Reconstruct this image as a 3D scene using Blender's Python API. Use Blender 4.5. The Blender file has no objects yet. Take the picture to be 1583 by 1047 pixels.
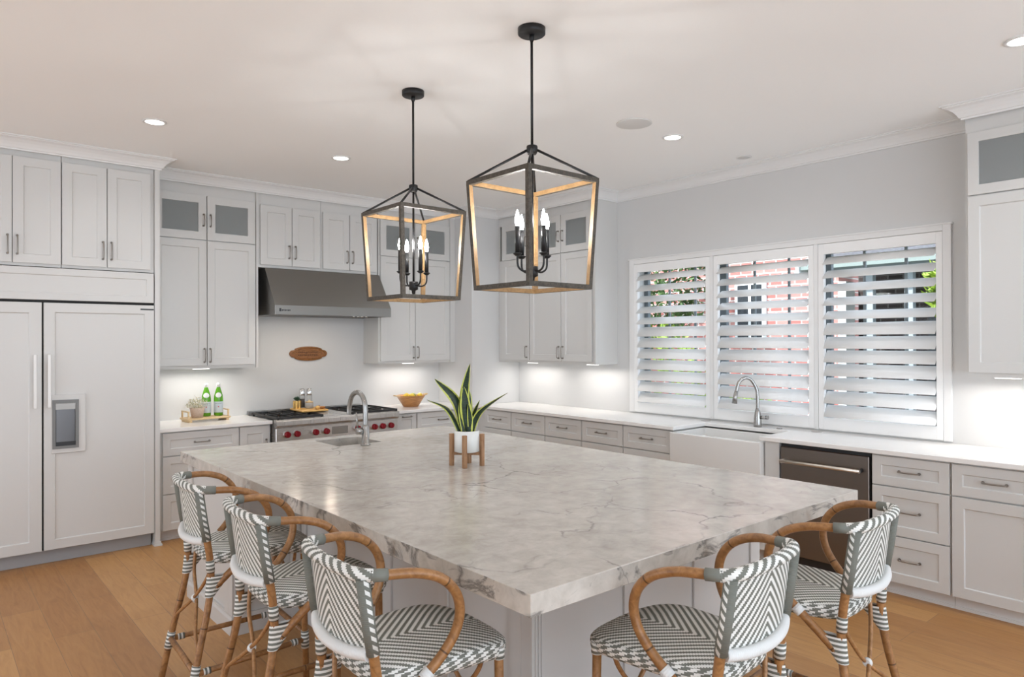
import bpy, bmesh, math, random
from mathutils import Vector, Matrix
PI = math.pi
random.seed(7)
S = bpy.context.scene
COL = S.collection

# ------------------------------------------------------------------ camera
cam_d = bpy.data.cameras.new('camera'); cam = bpy.data.objects.new('camera', cam_d); COL.objects.link(cam)
cam_d.sensor_width = 36.0; cam_d.lens = 1080.06 / 1583 * 36.0; cam_d.clip_start = 0.05; cam_d.clip_end = 200
_y, _p, _r = math.radians(40.4613), math.radians(0.2237), math.radians(-0.1881)
FW = Vector((math.sin(_y) * math.cos(_p), math.cos(_y) * math.cos(_p), math.sin(_p)))
RT = Vector((math.cos(_y), -math.sin(_y), 0)); UP = RT.cross(FW)
R2 = RT * math.cos(_r) + UP * math.sin(_r); U2 = UP * math.cos(_r) - RT * math.sin(_r)
m = Matrix.Identity(4)
for i in range(3):
    m[i][0], m[i][1], m[i][2] = R2[i], U2[i], -FW[i]
m[0][3], m[1][3], m[2][3] = 0, 0, 1.6049
cam.matrix_world = m
S.camera = cam
S.view_settings.view_transform = 'Standard'; S.view_settings.look = 'None'
S.view_settings.gamma = 1.0; S.view_settings.use_curve_mapping = False
S.view_settings.exposure = 0.15
S.cycles.use_denoising = True
S.cycles.max_bounces = 10; S.cycles.diffuse_bounces = 6; S.cycles.glossy_bounces = 4
S.cycles.transmission_bounces = 6; S.cycles.transparent_max_bounces = 8
S.cycles.sample_clamp_indirect = 6.0
S.cycles.caustics_reflective = False; S.cycles.caustics_refractive = False

# ------------------------------------------------------------------ world, sun
W = bpy.data.worlds.new('sky'); S.world = W; W.use_nodes = True
wn = W.node_tree.nodes; wl = W.node_tree.links; wn.clear()
wo = wn.new('ShaderNodeOutputWorld'); wb = wn.new('ShaderNodeBackground')
wt = wn.new('ShaderNodeTexCoord'); ws = wn.new('ShaderNodeSeparateXYZ'); wr = wn.new('ShaderNodeValToRGB')
wr.color_ramp.elements[0].position = 0.0; wr.color_ramp.elements[0].color = (1.42, 1.60, 1.80, 1)
wr.color_ramp.elements[1].position = 0.7; wr.color_ramp.elements[1].color = (0.70, 0.83, 1.0, 1)
wl.new(wt.outputs['Generated'], ws.inputs[0]); wl.new(ws.outputs['Z'], wr.inputs[0])
wl.new(wr.outputs[0], wb.inputs[0]); wb.inputs[1].default_value = 2.3
wl.new(wb.outputs[0], wo.inputs[0])
SUN_E = 6.5
sd = bpy.data.lights.new('sun', 'SUN'); sd.energy = SUN_E; sd.angle = 0.01; sd.color = (0.97, 0.98, 1.0)
so = bpy.data.objects.new('sun', sd); COL.objects.link(so)
so.rotation_euler = Vector((0.72, -0.22, -0.66)).to_track_quat('-Z', 'Y').to_euler()
CAN_W, BULB_L, UC_W = 4.2, 200.0, 1.6

# ------------------------------------------------------------------ materials
def mat(name, col=(0.8, 0.8, 0.8), rough=0.5, metal=0.0, spec=0.5, **kw):
    M = bpy.data.materials.new(name); M.use_nodes = True
    b = M.node_tree.nodes['Principled BSDF']
    b.inputs['Base Color'].default_value = (*col, 1); b.inputs['Roughness'].default_value = rough
    b.inputs['Metallic'].default_value = metal; b.inputs['Specular IOR Level'].default_value = spec
    for k, v in kw.items(): b.inputs[k].default_value = v
    return M
class G:
    """small helper to chain shader nodes"""
    def __init__(s, M): s.t = M.node_tree; s.b = s.t.nodes['Principled BSDF']
    def n(s, typ, **kw):
        o = s.t.nodes.new(typ)
        for k, v in kw.items(): setattr(o, k, v)
        return o
    def l(s, a, b): s.t.links.new(a, b)
    def val(s, sock, v):
        if hasattr(v, 'is_linked') or hasattr(v, 'node'): s.l(v, sock)
        else: sock.default_value = v
    def math(s, op, a, b=0.0, c=0.0):
        o = s.n('ShaderNodeMath', operation=op)
        s.val(o.inputs[0], a); s.val(o.inputs[1], b); s.val(o.inputs[2], c)
        return o.outputs[0]
    def coord(s, which='Object', scale=(1, 1, 1), rot=(0, 0, 0)):
        c = s.n('ShaderNodeTexCoord'); mp = s.n('ShaderNodeMapping')
        mp.inputs['Scale'].default_value = scale; mp.inputs['Rotation'].default_value = rot
        s.l(c.outputs[which], mp.inputs[0]); return mp.outputs[0]
    def noise(s, vec, scale, detail=4, rough=0.5, dist=0.0):
        o = s.n('ShaderNodeTexNoise'); s.l(vec, o.inputs['Vector'])
        o.inputs['Scale'].default_value = scale; o.inputs['Detail'].default_value = detail
        o.inputs['Roughness'].default_value = rough; o.inputs['Distortion'].default_value = dist
        return o.outputs['Fac']
    def ramp(s, fac, *stops):
        o = s.n('ShaderNodeValToRGB'); e = o.color_ramp.elements
        while len(e) < len(stops): e.new(0.5)
        for i, (p, c) in enumerate(stops):
            e[i].position = p; e[i].color = (*c, 1) if len(c) == 3 else c
        s.l(fac, o.inputs[0]); return o.outputs[0]
    def mix(s, fac, a, b, blend='MIX'):
        o = s.n('ShaderNodeMix', data_type='RGBA', blend_type=blend)
        s.val(o.inputs[0], fac)
        for sock, v in ((o.inputs[6], a), (o.inputs[7], b)):
            if isinstance(v, tuple): sock.default_value = (*v, 1)
            else: s.l(v, sock)
        return o.outputs[2]
    def bump(s, h, strength=0.2, dist=0.01):
        o = s.n('ShaderNodeBump'); o.inputs['Strength'].default_value = strength; o.inputs['Distance'].default_value = dist
        s.l(h, o.inputs['Height']); s.l(o.outputs[0], s.b.inputs['Normal'])
    def col(s, c): s.l(c, s.b.inputs['Base Color'])

M_cab = mat('cabinet_white_paint', (0.62, 0.615, 0.60), 0.38)
M_wall = mat('wall_white_paint', (0.63, 0.63, 0.625), 0.75)
g = G(M_wall); g.bump(g.noise(g.coord(), 220, 2), 0.04, 0.002)
M_ceil = mat('ceiling_white_paint', (0.90, 0.905, 0.90), 0.9)
M_trim = mat('trim_white_paint', (0.76, 0.76, 0.755), 0.45)
M_shut = mat('shutter_white_paint', (0.84, 0.84, 0.835), 0.4)
M_quartz = mat('white_quartz', (0.82, 0.805, 0.785), 0.16)
g = G(M_quartz); g.col(g.mix(g.math('MULTIPLY', g.noise(g.coord(), 5, 6), 0.25), (0.84, 0.825, 0.805), (0.72, 0.70, 0.68)))
M_porc = mat('porcelain', (0.74, 0.73, 0.71), 0.12)

# island stone: warm grey with thin broken dark veins
M_stone = mat('island_marble', (0.55, 0.52, 0.49), 0.18, 0.0, 0.36)
g = G(M_stone); v = g.coord()
cloud = g.noise(v, 1.6, 7, 0.6, 0.6); fine = g.noise(v, 14, 6, 0.65, 0.4)
base = g.ramp(cloud, (0.30, (0.36, 0.33, 0.29)), (0.47, (0.52, 0.48, 0.43)), (0.70, (0.66, 0.62, 0.565)))
base = g.mix(0.38, base, g.ramp(fine, (0.3, (0.34, 0.31, 0.27)), (0.65, (0.70, 0.665, 0.615))))
def veins(sc, rot, width, lo, hi, dist):
    vv = g.coord('Object', (1, 1, 1), rot)
    nz = g.n('ShaderNodeTexNoise'); g.l(vv, nz.inputs['Vector']); nz.inputs['Scale'].default_value = 3.0; nz.inputs['Detail'].default_value = 7
    ad = g.n('ShaderNodeVectorMath', operation='MULTIPLY_ADD'); g.l(nz.outputs['Color'], ad.inputs[0])
    ad.inputs[1].default_value = (dist, dist, dist); g.l(vv, ad.inputs[2])
    vo = g.n('ShaderNodeTexVoronoi', feature='DISTANCE_TO_EDGE'); vo.inputs['Scale'].default_value = sc
    g.l(ad.outputs[0], vo.inputs['Vector'])
    ln = g.ramp(vo.outputs['Distance'], (0.0, (1, 1, 1)), (width, (0, 0, 0)))
    msk = g.ramp(g.noise(vv, 1.9, 5, 0.6, 0.3), (lo, (0, 0, 0)), (hi, (1, 1, 1)))
    return g.math('MULTIPLY', ln, msk)
v1 = veins(1.15, (0.3, 0.5, 0.5), 0.010, 0.44, 0.62, 0.50)
v2 = veins(2.6, (0.9, 0.2, 1.3), 0.014, 0.50, 0.66, 0.38)
base = g.mix(g.math('MULTIPLY', v1, 0.85), base, (0.15, 0.14, 0.135))
base = g.mix(g.math('MULTIPLY', v2, 0.6), base, (0.22, 0.205, 0.19))
sw = g.n('ShaderNodeTexCoord'); sx = g.n('ShaderNodeSeparateXYZ'); g.l(sw.outputs['Normal'], sx.inputs[0])
side = g.math('LESS_THAN', g.math('ABSOLUTE', sx.outputs['Z']), 0.5)      # the mitred edge shows the slab's bolder bands
bv = g.coord('Object', (2.6, 2.6, 5.0), (0.5, 0.55, 0))
band = g.ramp(g.noise(bv, 1.4, 6, 0.62, 1.2), (0.56, (0, 0, 0)), (0.62, (1, 1, 1)), (0.67, (0.35, 0.35, 0.35)), (0.73, (0, 0, 0)))
base = g.mix(g.math('MULTIPLY', g.math('MULTIPLY', band, side), 0.8), base, (0.13, 0.125, 0.12))
g.col(base)

# oak planks running along Y
M_floor = mat('oak_floor', (0.5, 0.33, 0.2), 0.42)
g = G(M_floor); v = g.coord('Object', (1, 1, 1), (0, 0, PI / 2))
br = g.n('ShaderNodeTexBrick'); g.l(v, br.inputs['Vector']); br.offset = 0.37; br.offset_frequency = 2
br.inputs['Scale'].default_value = 1.0; br.inputs['Brick Width'].default_value = 1.5; br.inputs['Row Height'].default_value = 0.19
br.inputs['Mortar Size'].default_value = 0.0012; br.inputs['Mortar Smooth'].default_value = 0.1; br.inputs['Bias'].default_value = 0.0
br.inputs['Color1'].default_value = (0, 0, 0, 1); br.inputs['Color2'].default_value = (1, 1, 1, 1); br.inputs['Mortar'].default_value = (0.5, 0.5, 0.5, 1)
tone = g.ramp(br.outputs['Color'], (0.0, (0.34, 0.153, 0.048)), (0.5, (0.44, 0.219, 0.074)), (1.0, (0.57, 0.315, 0.122)))
gv = g.coord('Object', (9, 1.0, 1)); grain = g.noise(gv, 3.0, 8, 0.62, 1.6)
tone = g.mix(0.42, tone, g.ramp(grain, (0.3, (0.29, 0.125, 0.038)), (0.5, (0.44, 0.219, 0.074)), (0.75, (0.55, 0.30, 0.115))))
knot = g.ramp(g.noise(g.coord('Object', (2.2, 1.0, 1)), 1.7, 3, 0.5, 0.5), (0.70, (0, 0, 0)), (0.78, (1, 1, 1)))
tone = g.mix(g.math('MULTIPLY', knot, 0.35), tone, (0.22, 0.125, 0.06))
tone = g.mix(br.outputs['Fac'], tone, (0.22, 0.13, 0.07)); g.col(tone)

def uvnode(g):
    u = g.n('ShaderNodeUVMap'); s = g.n('ShaderNodeSeparateXYZ'); g.l(u.outputs[0], s.inputs[0])
    return s.outputs[0], s.outputs[1]
def quant(g, x, q): return g.math('MULTIPLY', g.math('FLOOR', g.math('DIVIDE', x, q)), q)
def frac(g, x, per): return g.math('FRACT', g.math('DIVIDE', x, per))
def brushed(name, col, rough, sc=(1, 1, 60)):
    M = mat(name, col, rough, 1.0); g = G(M)
    nz = g.noise(g.coord('Object', sc), 12, 3)
    g.l(g.math('MULTIPLY_ADD', nz, 0.22, rough - 0.11), g.b.inputs['Roughness']); return M
M_steel = brushed('brushed_steel', (0.62, 0.60, 0.575), 0.30)
M_hood = brushed('hood_steel', (0.27, 0.26, 0.245), 0.36)
M_dwsteel = brushed('dark_brushed_steel', (0.23, 0.20, 0.18), 0.36)
M_nickel = mat('brushed_nickel', (0.30, 0.275, 0.25), 0.33, 1.0)
M_fauc = mat('faucet_steel', (0.40, 0.39, 0.375), 0.27, 1.0)
M_chrome = mat('chrome', (0.75, 0.75, 0.75), 0.12, 1.0)
M_whitemetal = mat('white_metal', (0.78, 0.78, 0.77), 0.3)
M_iron = mat('cast_iron', (0.018, 0.017, 0.017), 0.5)
M_black = mat('black_metal', (0.018, 0.018, 0.019), 0.42, 0.4)
M_dark = mat('dark_plastic', (0.02, 0.02, 0.022), 0.35)
M_gap = mat('dark_gap', (0.03, 0.03, 0.03), 0.9)
M_greykick = mat('grey_toe_kick', (0.36, 0.36, 0.365), 0.55)
M_kickcab = mat('cabinet_toe_kick', (0.70, 0.69, 0.68), 0.5)
M_red = mat('red_knob', (0.20, 0.003, 0.010), 0.22)
def woodm(name, dark, light, sc=(3, 3, 3), rough=0.5, nsc=8):
    M = mat(name, light, rough); g = G(M)
    g.col(g.ramp(g.noise(g.coord('Object', sc), nsc, 6, 0.6, 1.0), (0.3, dark), (0.7, light))); return M
M_lout = woodm('weathered_dark_wood', (0.032, 0.026, 0.020), (0.11, 0.093, 0.072), (4, 4, 4), 0.6, 14)
M_lin = woodm('natural_tan_wood', (0.22, 0.125, 0.05), (0.36, 0.22, 0.10), (4, 4, 4), 0.5, 10)
M_plaque = woodm('carved_walnut', (0.11, 0.04, 0.010), (0.36, 0.15, 0.04), (6, 6, 14), 0.5, 9)
M_tray = woodm('pale_tray_wood', (0.55, 0.38, 0.19), (0.75, 0.57, 0.33), (2, 12, 12), 0.45, 6)
M_board = woodm('honey_board_wood', (0.62, 0.33, 0.08), (0.85, 0.52, 0.17), (2, 10, 10), 0.4, 6)
M_bowl = woodm('bowl_wood', (0.30, 0.12, 0.035), (0.66, 0.34, 0.13), (2, 2, 22), 0.35, 5)
M_stand = woodm('stand_walnut', (0.24, 0.12, 0.055), (0.44, 0.25, 0.13), (8, 8, 2), 0.5, 8)
M_rattan = woodm('rattan_pole', (0.20, 0.088, 0.028), (0.42, 0.205, 0.075), (5, 5, 5), 0.38, 7)
g = G(M_rattan); u_, v_ = uvnode(g)
rc = M_rattan.node_tree.nodes['Principled BSDF'].inputs['Base Color'].links[0].from_socket
ring = g.math('LESS_THAN', g.math('ABSOLUTE', g.math('SUBTRACT', frac(g, g.math('ADD', u_, 3.07), 0.235), 0.5)), 0.011)
g.col(g.mix(g.math('MULTIPLY', ring, 0.8), rc, (0.045, 0.018, 0.006)))
M_rattan2 = woodm('rattan_cane', (0.22, 0.10, 0.035), (0.46, 0.24, 0.10), (5, 5, 5), 0.42, 9)
GREY = (0.175, 0.182, 0.158); WHT = (0.80, 0.80, 0.77)
def stripes(g, f, duty=0.5): return g.math('LESS_THAN', f, duty)
def tri(g, f): return g.math('ABSOLUTE', g.math('SUBTRACT', g.math('MULTIPLY', f, 2.0), 1.0))
def weave(name, kind):
    M = mat(name, GREY, 0.6, spec=0.3); g = G(M); u, v = uvnode(g)
    if kind in ('seat', 'panel'):
        a = g.math('ABSOLUTE', v if kind == 'seat' else u)
        b = u if kind == 'seat' else v
        sg = -1.0 if kind == 'seat' else 1.0
        per = 0.031 if kind == 'seat' else 0.030
        st = 0.006 if kind == 'seat' else 0.0055
        aq = quant(g, a, st)
        s = g.math('ADD', b, g.math('MULTIPLY', aq, sg))
        s = g.math('ADD', s, 5.0)
        fac = stripes(g, frac(g, s, per), 0.5)
        hgt = g.math('MULTIPLY', tri(g, frac(g, g.math('ADD', a, 3.0), st)), 0.5)
        hgt = g.math('ADD', hgt, tri(g, frac(g, g.math('ADD', s, 0.0), per / 2)))
    elif kind == 'rail':
        vq = quant(g, g.math('ADD', v, 3.0), 0.0055)
        s = g.math('ADD', g.math('MULTIPLY', g.math('ABSOLUTE', u), 0.8), g.math('MULTIPLY', vq, 1.0))
        fac = stripes(g, frac(g, s, 0.036), 0.5)
        hgt = tri(g, frac(g, g.math('ADD', s, g.math('MULTIPLY', u, 0.0)), 0.0075))
    elif kind == 'rim':
        uq = quant(g, g.math('ADD', u, 5.0), 0.009)
        s = g.math('ADD', uq, g.math('MULTIPLY', v, 1.4))
        fac = stripes(g, frac(g, g.math('ADD', s, g.math('MULTIPLY', g.math('FLOOR', g.math('DIVIDE', v, 0.014)), 0.02)), 0.046), 0.45)
        hgt = tri(g, frac(g, g.math('ADD', u, g.math('MULTIPLY', v, 0.6)), 0.009))
    elif kind == 'wrap':
        fac = stripes(g, frac(g, g.math('ADD', u, 5.0), 0.0165), 0.48)
        hgt = tri(g, frac(g, u, 0.0055))
    elif kind == 'upright':
        band = g.math('MULTIPLY', g.math('GREATER_THAN', v, 0.020), g.math('LESS_THAN', v, 0.036))
        sh = g.math('ADD', u, g.math('MULTIPLY', v, 0.9))
        fac = g.math('MULTIPLY', band, stripes(g, frac(g, sh, 0.026), 0.5))
        hgt = tri(g, frac(g, u, 0.0055))
    elif kind == 'white':
        fac = None; hgt = tri(g, frac(g, u, 0.007))
    if fac is None: g.b.inputs['Base Color'].default_value = (0.74, 0.75, 0.745, 1)
    else: g.col(g.mix(fac, GREY, WHT))
    g.bump(hgt, 0.4, 0.002); return M
MW = {k: weave('woven_' + k, k) for k in ('seat', 'panel', 'rail', 'rim', 'wrap', 'upright', 'white')}
M_leaf = mat('snake_plant_leaf', (0.03, 0.09, 0.03), 0.4)
g = G(M_leaf); u, v = uvnode(g)
edge = g.math('ABSOLUTE', g.math('SUBTRACT', u, 0.5))
mot = g.ramp(g.noise(g.coord('Object', (1, 1, 3)), 30, 4), (0.35, (0.004, 0.014, 0.006)), (0.65, (0.016, 0.045, 0.015)))
g.col(g.mix(g.math('GREATER_THAN', g.math('ADD', edge, g.math('MULTIPLY', g.noise(g.coord(), 40, 2), 0.06)), 0.375), mot, (0.52, 0.56, 0.10)))
M_potw = mat('white_ceramic', (0.80, 0.81, 0.79), 0.25)
M_soil = mat('soil', (0.03, 0.022, 0.015), 0.95)
M_glassg = mat('green_bottle_glass', (0.16, 0.52, 0.03), 0.08, 0.0, 0.5, **{'Transmission Weight': 0.35})
M_label = mat('pale_blue_label', (0.55, 0.62, 0.66), 0.5)
M_white = mat('white_paper', (0.85, 0.85, 0.85), 0.5)
M_ink = mat('dark_ink', (0.05, 0.07, 0.10), 0.6)
M_star = mat('red_star', (0.6, 0.03, 0.03), 0.5)
M_frost = mat('frosted_cabinet_glass', (0.50, 0.53, 0.53), 0.3, **{'Transmission Weight': 0.5, 'IOR': 1.2})
M_glass = mat('clear_glass', (0.95, 0.97, 0.96), 0.03, **{'Transmission Weight': 0.95, 'IOR': 1.3})
def thin_glass(name, k):
    M = bpy.data.materials.new(name); M.use_nodes = True; t = M.node_tree; t.nodes.clear()
    o = t.nodes.new('ShaderNodeOutputMaterial'); mx = t.nodes.new('ShaderNodeMixShader'); a = t.nodes.new('ShaderNodeBsdfTransparent'); b = t.nodes.new('ShaderNodeBsdfGlossy')
    b.inputs['Roughness'].default_value = 0.03; mx.inputs[0].default_value = k
    t.links.new(a.outputs[0], mx.inputs[1]); t.links.new(b.outputs[0], mx.inputs[2]); t.links.new(mx.outputs[0], o.inputs[0]); return M
M_pane = thin_glass('window_glass', 0.004)
M_jar = mat('ribbed_glass', (0.85, 0.83, 0.80), 0.1, **{'Transmission Weight': 0.6, 'IOR': 1.3})
M_gold = mat('gold_metal', (0.80, 0.52, 0.18), 0.2, 1.0)
M_salt = mat('pink_salt', (0.70, 0.42, 0.38), 0.7)
M_grain = mat('peppercorn', (0.30, 0.22, 0.18), 0.8)
M_basket = woodm('basket_weave', (0.50, 0.38, 0.30), (0.74, 0.62, 0.54), (10, 10, 30), 0.8, 6)
M_dusty = mat('dusty_leaf', (0.36, 0.37, 0.24), 0.8)
M_dusty2 = mat('cream_blossom', (0.66, 0.60, 0.46), 0.8)
M_succ = mat('succulent_leaf', (0.015, 0.05, 0.02), 0.5)
M_lemon = mat('lemon_skin', (0.80, 0.58, 0.06), 0.45)
M_pear = mat('green_pear_skin', (0.36, 0.40, 0.10), 0.5)
def emis(name, col, s):
    M = mat(name, col, 0.4); b = M.node_tree.nodes['Principled BSDF']
    b.inputs['Emission Color'].default_value = (*col, 1); b.inputs['Emission Strength'].default_value = s; return M
M_bulb = emis('candle_bulb_glow', (1.0, 0.975, 0.95), BULB_L)
M_can = emis('downlight_lens', (1.0, 0.96, 0.90), 6.0)
M_uc = emis('under_cabinet_lens', (1.0, 0.96, 0.92), 4.0)
M_led = emis('hood_lamp', (1.0, 0.94, 0.86), 5.0)
M_speaker = mat('speaker_grille', (0.66, 0.66, 0.65), 0.8)
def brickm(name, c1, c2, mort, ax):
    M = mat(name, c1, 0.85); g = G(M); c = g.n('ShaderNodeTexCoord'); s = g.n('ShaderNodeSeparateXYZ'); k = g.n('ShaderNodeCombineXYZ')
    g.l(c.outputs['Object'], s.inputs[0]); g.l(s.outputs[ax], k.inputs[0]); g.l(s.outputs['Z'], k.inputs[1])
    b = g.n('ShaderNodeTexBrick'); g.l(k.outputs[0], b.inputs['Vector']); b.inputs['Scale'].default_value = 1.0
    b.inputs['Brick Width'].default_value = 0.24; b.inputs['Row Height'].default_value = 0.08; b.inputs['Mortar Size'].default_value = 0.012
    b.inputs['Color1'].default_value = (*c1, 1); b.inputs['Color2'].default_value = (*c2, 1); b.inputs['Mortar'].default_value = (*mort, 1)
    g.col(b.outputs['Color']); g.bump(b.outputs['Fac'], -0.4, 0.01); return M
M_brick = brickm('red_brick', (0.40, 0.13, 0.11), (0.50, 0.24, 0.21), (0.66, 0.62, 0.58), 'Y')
M_brickd = brickm('shaded_dark_brick', (0.022, 0.016, 0.014), (0.045, 0.032, 0.028), (0.10, 0.09, 0.085), 'Y')  # dark brick, deepened so the colour carries the porch roof's shade
M_siding = mat('white_siding', (0.75, 0.76, 0.76), 0.6)
M_shingle = woodm('grey_roof_shingle', (0.05, 0.05, 0.055), (0.14, 0.14, 0.145), (3, 3, 9), 0.9, 6)
M_soffit = mat('grey_green_soffit', (0.20, 0.24, 0.22), 0.7)
M_post = mat('grey_post_paint', (0.30, 0.34, 0.36), 0.6)
M_windark = mat('dark_window_glass', (0.02, 0.025, 0.03), 0.35)
M_lawn = woodm('garden_ground', (0.05, 0.06, 0.03), (0.14, 0.15, 0.08), (1, 1, 1), 0.95, 3)
M_fol1 = woodm('bright_foliage', (0.10, 0.20, 0.02), (0.40, 0.52, 0.06), (1, 1, 1), 0.6, 9)
M_fol2 = woodm('dark_foliage', (0.02, 0.05, 0.012), (0.09, 0.16, 0.04), (1, 1, 1), 0.6, 9)
M_bark = woodm('bark', (0.05, 0.035, 0.025), (0.14, 0.10, 0.07), (2, 2, 1), 0.9, 8)

# ------------------------------------------------------------------ mesh helpers
class MB:
    def __init__(s): s.bm = bmesh.new(); s.uv = s.bm.loops.layers.uv.new('UVMap')
    def face(s, pts, mi=0, uvs=None, smooth=False):
        try: f = s.bm.faces.new(pts)
        except ValueError: return None
        f.material_index = mi; f.smooth = smooth
        if uvs:
            for lp, q in zip(f.loops, uvs): lp[s.uv].uv = q
        return f
    def v(s, *p): return s.bm.verts.new(p if len(p) == 3 else p[0])
    def box(s, x0, y0, z0, x1, y1, z1, mi=0):
        a = [s.v(x, y, z) for z in (z0, z1) for x, y in ((x0, y0), (x1, y0), (x1, y1), (x0, y1))]
        for q in ((3, 2, 1, 0), (4, 5, 6, 7), (0, 1, 5, 4), (1, 2, 6, 5), (2, 3, 7, 6), (3, 0, 4, 7)): s.face([a[i] for i in q], mi)
        return s
    def bar(s, p, q, w, h=None, up=(0, 0, 1), mi=0, ext=0.0, miside=None):
        """rectangular bar between two points; miside=(dir, index) gives faces looking along dir another material"""
        h = h or w; p, q = Vector(p), Vector(q); d = (q - p).normalized(); p = p - d * ext; q = q + d * ext
        u = Vector(up); a = d.cross(u).normalized(); b = a.cross(d).normalized()
        r = [[s.v(c + a * sx * w / 2 + b * sy * h / 2) for sx, sy in ((-1, -1), (1, -1), (1, 1), (-1, 1))] for c in (p, q)]
        for i in range(4):
            j = (i + 1) % 4; n = (b * -1, a, b, a * -1)[i]; k = mi
            if miside and n.dot(Vector(miside[0]).normalized()) > 0.6: k = miside[1]
            s.face([r[0][i], r[0][j], r[1][j], r[1][i]], k)
        s.face(r[0][::-1], mi); s.face(r[1], mi); return s
    def prism(s, poly, z0, z1, mi=0):
        lo = [s.v(x, y, z0) for x, y in poly]; hi = [s.v(x, y, z1) for x, y in poly]; n = len(poly)
        s.face(lo[::-1], mi); s.face(hi, mi)
        for i in range(n):
            j = (i + 1) % n; s.face([lo[i], lo[j], hi[j], hi[i]], mi)
        return s
    def tube(s, pts, rad, seg=10, mi=0, cap=True, ref=None, sq=1.0):
        pts = [Vector(p) for p in pts]; n = len(pts)
        rad = rad if hasattr(rad, '__len__') else [rad] * n
        ts = [(pts[min(i + 1, n - 1)] - pts[max(i - 1, 0)]).normalized() for i in range(n)]
        r0 = Vector(ref) if ref else (Vector((0, 0, 1)) if abs(ts[0].z) < 0.9 else Vector((1, 0, 0)))
        a = (r0 - ts[0] * r0.dot(ts[0])).normalized(); rings = []; L = 0; us = []
        for i in range(n):
            if i:
                a = (a - ts[i] * a.dot(ts[i])).normalized(); L += (pts[i] - pts[i - 1]).length
            b = ts[i].cross(a); us.append(L)
            rings.append([s.v(pts[i] + (a * math.cos(2 * PI * k / seg) + b * math.sin(2 * PI * k / seg) * sq) * rad[i]) for k in range(seg)])
        mid = L / 2; R = max(rad)
        for i in range(n - 1):
            for k in range(seg):
                j = (k + 1) % seg; v0, v1 = 2 * PI * R * k / seg, 2 * PI * R * (k + 1) / seg
                s.face([rings[i][k], rings[i][j], rings[i + 1][j], rings[i + 1][k]], mi,
                       [(us[i] - mid, v0), (us[i] - mid, v1), (us[i + 1] - mid, v1), (us[i + 1] - mid, v0)], True)
        if cap: s.face(rings[0][::-1], mi); s.face(rings[-1], mi)
        return s
    def lathe(s, prof, seg=24, c=(0, 0, 0), mi=0, axis='z', mis=None):
        rings = []
        for r, z in prof:
            ring = []
            for k in range(seg):
                x, y = r * math.cos(2 * PI * k / seg), r * math.sin(2 * PI * k / seg)
                p = (x, y, z) if axis == 'z' else ((x, z, y) if axis == 'y' else (z, x, y))
                ring.append(s.v(p[0] + c[0], p[1] + c[1], p[2] + c[2]))
            rings.append(ring)
        for i in range(len(prof) - 1):
            for k in range(seg):
                j = (k + 1) % seg
                s.face([rings[i][k], rings[i][j], rings[i + 1][j], rings[i + 1][k]], mis[i] if mis else mi, None, True)
        s.face(rings[0][::-1], mis[0] if mis else mi); s.face(rings[-1], mis[-1] if mis else mi)
        return s
    def build(s, name, mats, parent=None, loc=None, rz=0.0, bevel=0.0, seg=1):
        bmesh.ops.recalc_face_normals(s.bm, faces=s.bm.faces)
        me = bpy.data.meshes.new(name); s.bm.to_mesh(me); s.bm.free()
        o = bpy.data.objects.new(name, me); COL.objects.link(o)
        for q in (mats if isinstance(mats, (list, tuple)) else [mats]): me.materials.append(q)
        if parent: o.parent = parent
        if loc is not None: o.location = loc
        if rz: o.rotation_euler[2] = rz
        if bevel:
            b = o.modifiers.new('bevel', 'BEVEL'); b.width = bevel; b.segments = seg; b.limit_method = 'ANGLE'; b.angle_limit = math.radians(40)
        return o
def tag(o, label, cat, group=None, kind=None):
    o['label'] = label; o['category'] = cat
    if group: o['group'] = group
    if kind: o['kind'] = kind
    return o
def struct(o, kind='structure'): o['kind'] = kind; return o
def thing(name, label, cat, loc=(0, 0, 0), rz=0.0, group=None):
    o = bpy.data.objects.new(name, None); COL.objects.link(o); o.empty_display_size = 0.05
    o.location = loc; o.rotation_euler[2] = rz; return tag(o, label, cat, group)
def dup(o, parent=None, **kw):
    c = o.copy(); COL.objects.link(c)
    if parent: c.parent = parent
    for ch in list(o.children): dup(ch, c)
    return c
def smooth_path(pts, n=6):
    P = [Vector(p) for p in pts]; out = []
    for i in range(len(P) - 1):
        p0, p1, p2, p3 = P[max(i - 1, 0)], P[i], P[i + 1], P[min(i + 2, len(P) - 1)]
        for k in range(n):
            t = k / n
            out.append(0.5 * ((2 * p1) + (p2 - p0) * t + (2 * p0 - 5 * p1 + 4 * p2 - p3) * t * t + (3 * p1 - p0 - 3 * p2 + p3) * t ** 3))
    out.append(P[-1]); return out
def area(name, parent, loc, sx, sy, power, col=(1, 0.95, 0.88), shape='RECTANGLE', rot=(0, 0, 0), spread=PI):
    d = bpy.data.lights.new(name, 'AREA'); d.shape = shape; d.size = sx
    if shape in ('RECTANGLE', 'ELLIPSE'): d.size_y = sy
    d.energy = power; d.color = col; d.spread = spread
    o = bpy.data.objects.new(name, d); COL.objects.link(o); o.parent = parent; o.location = loc; o.rotation_euler = rot
    return o

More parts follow.
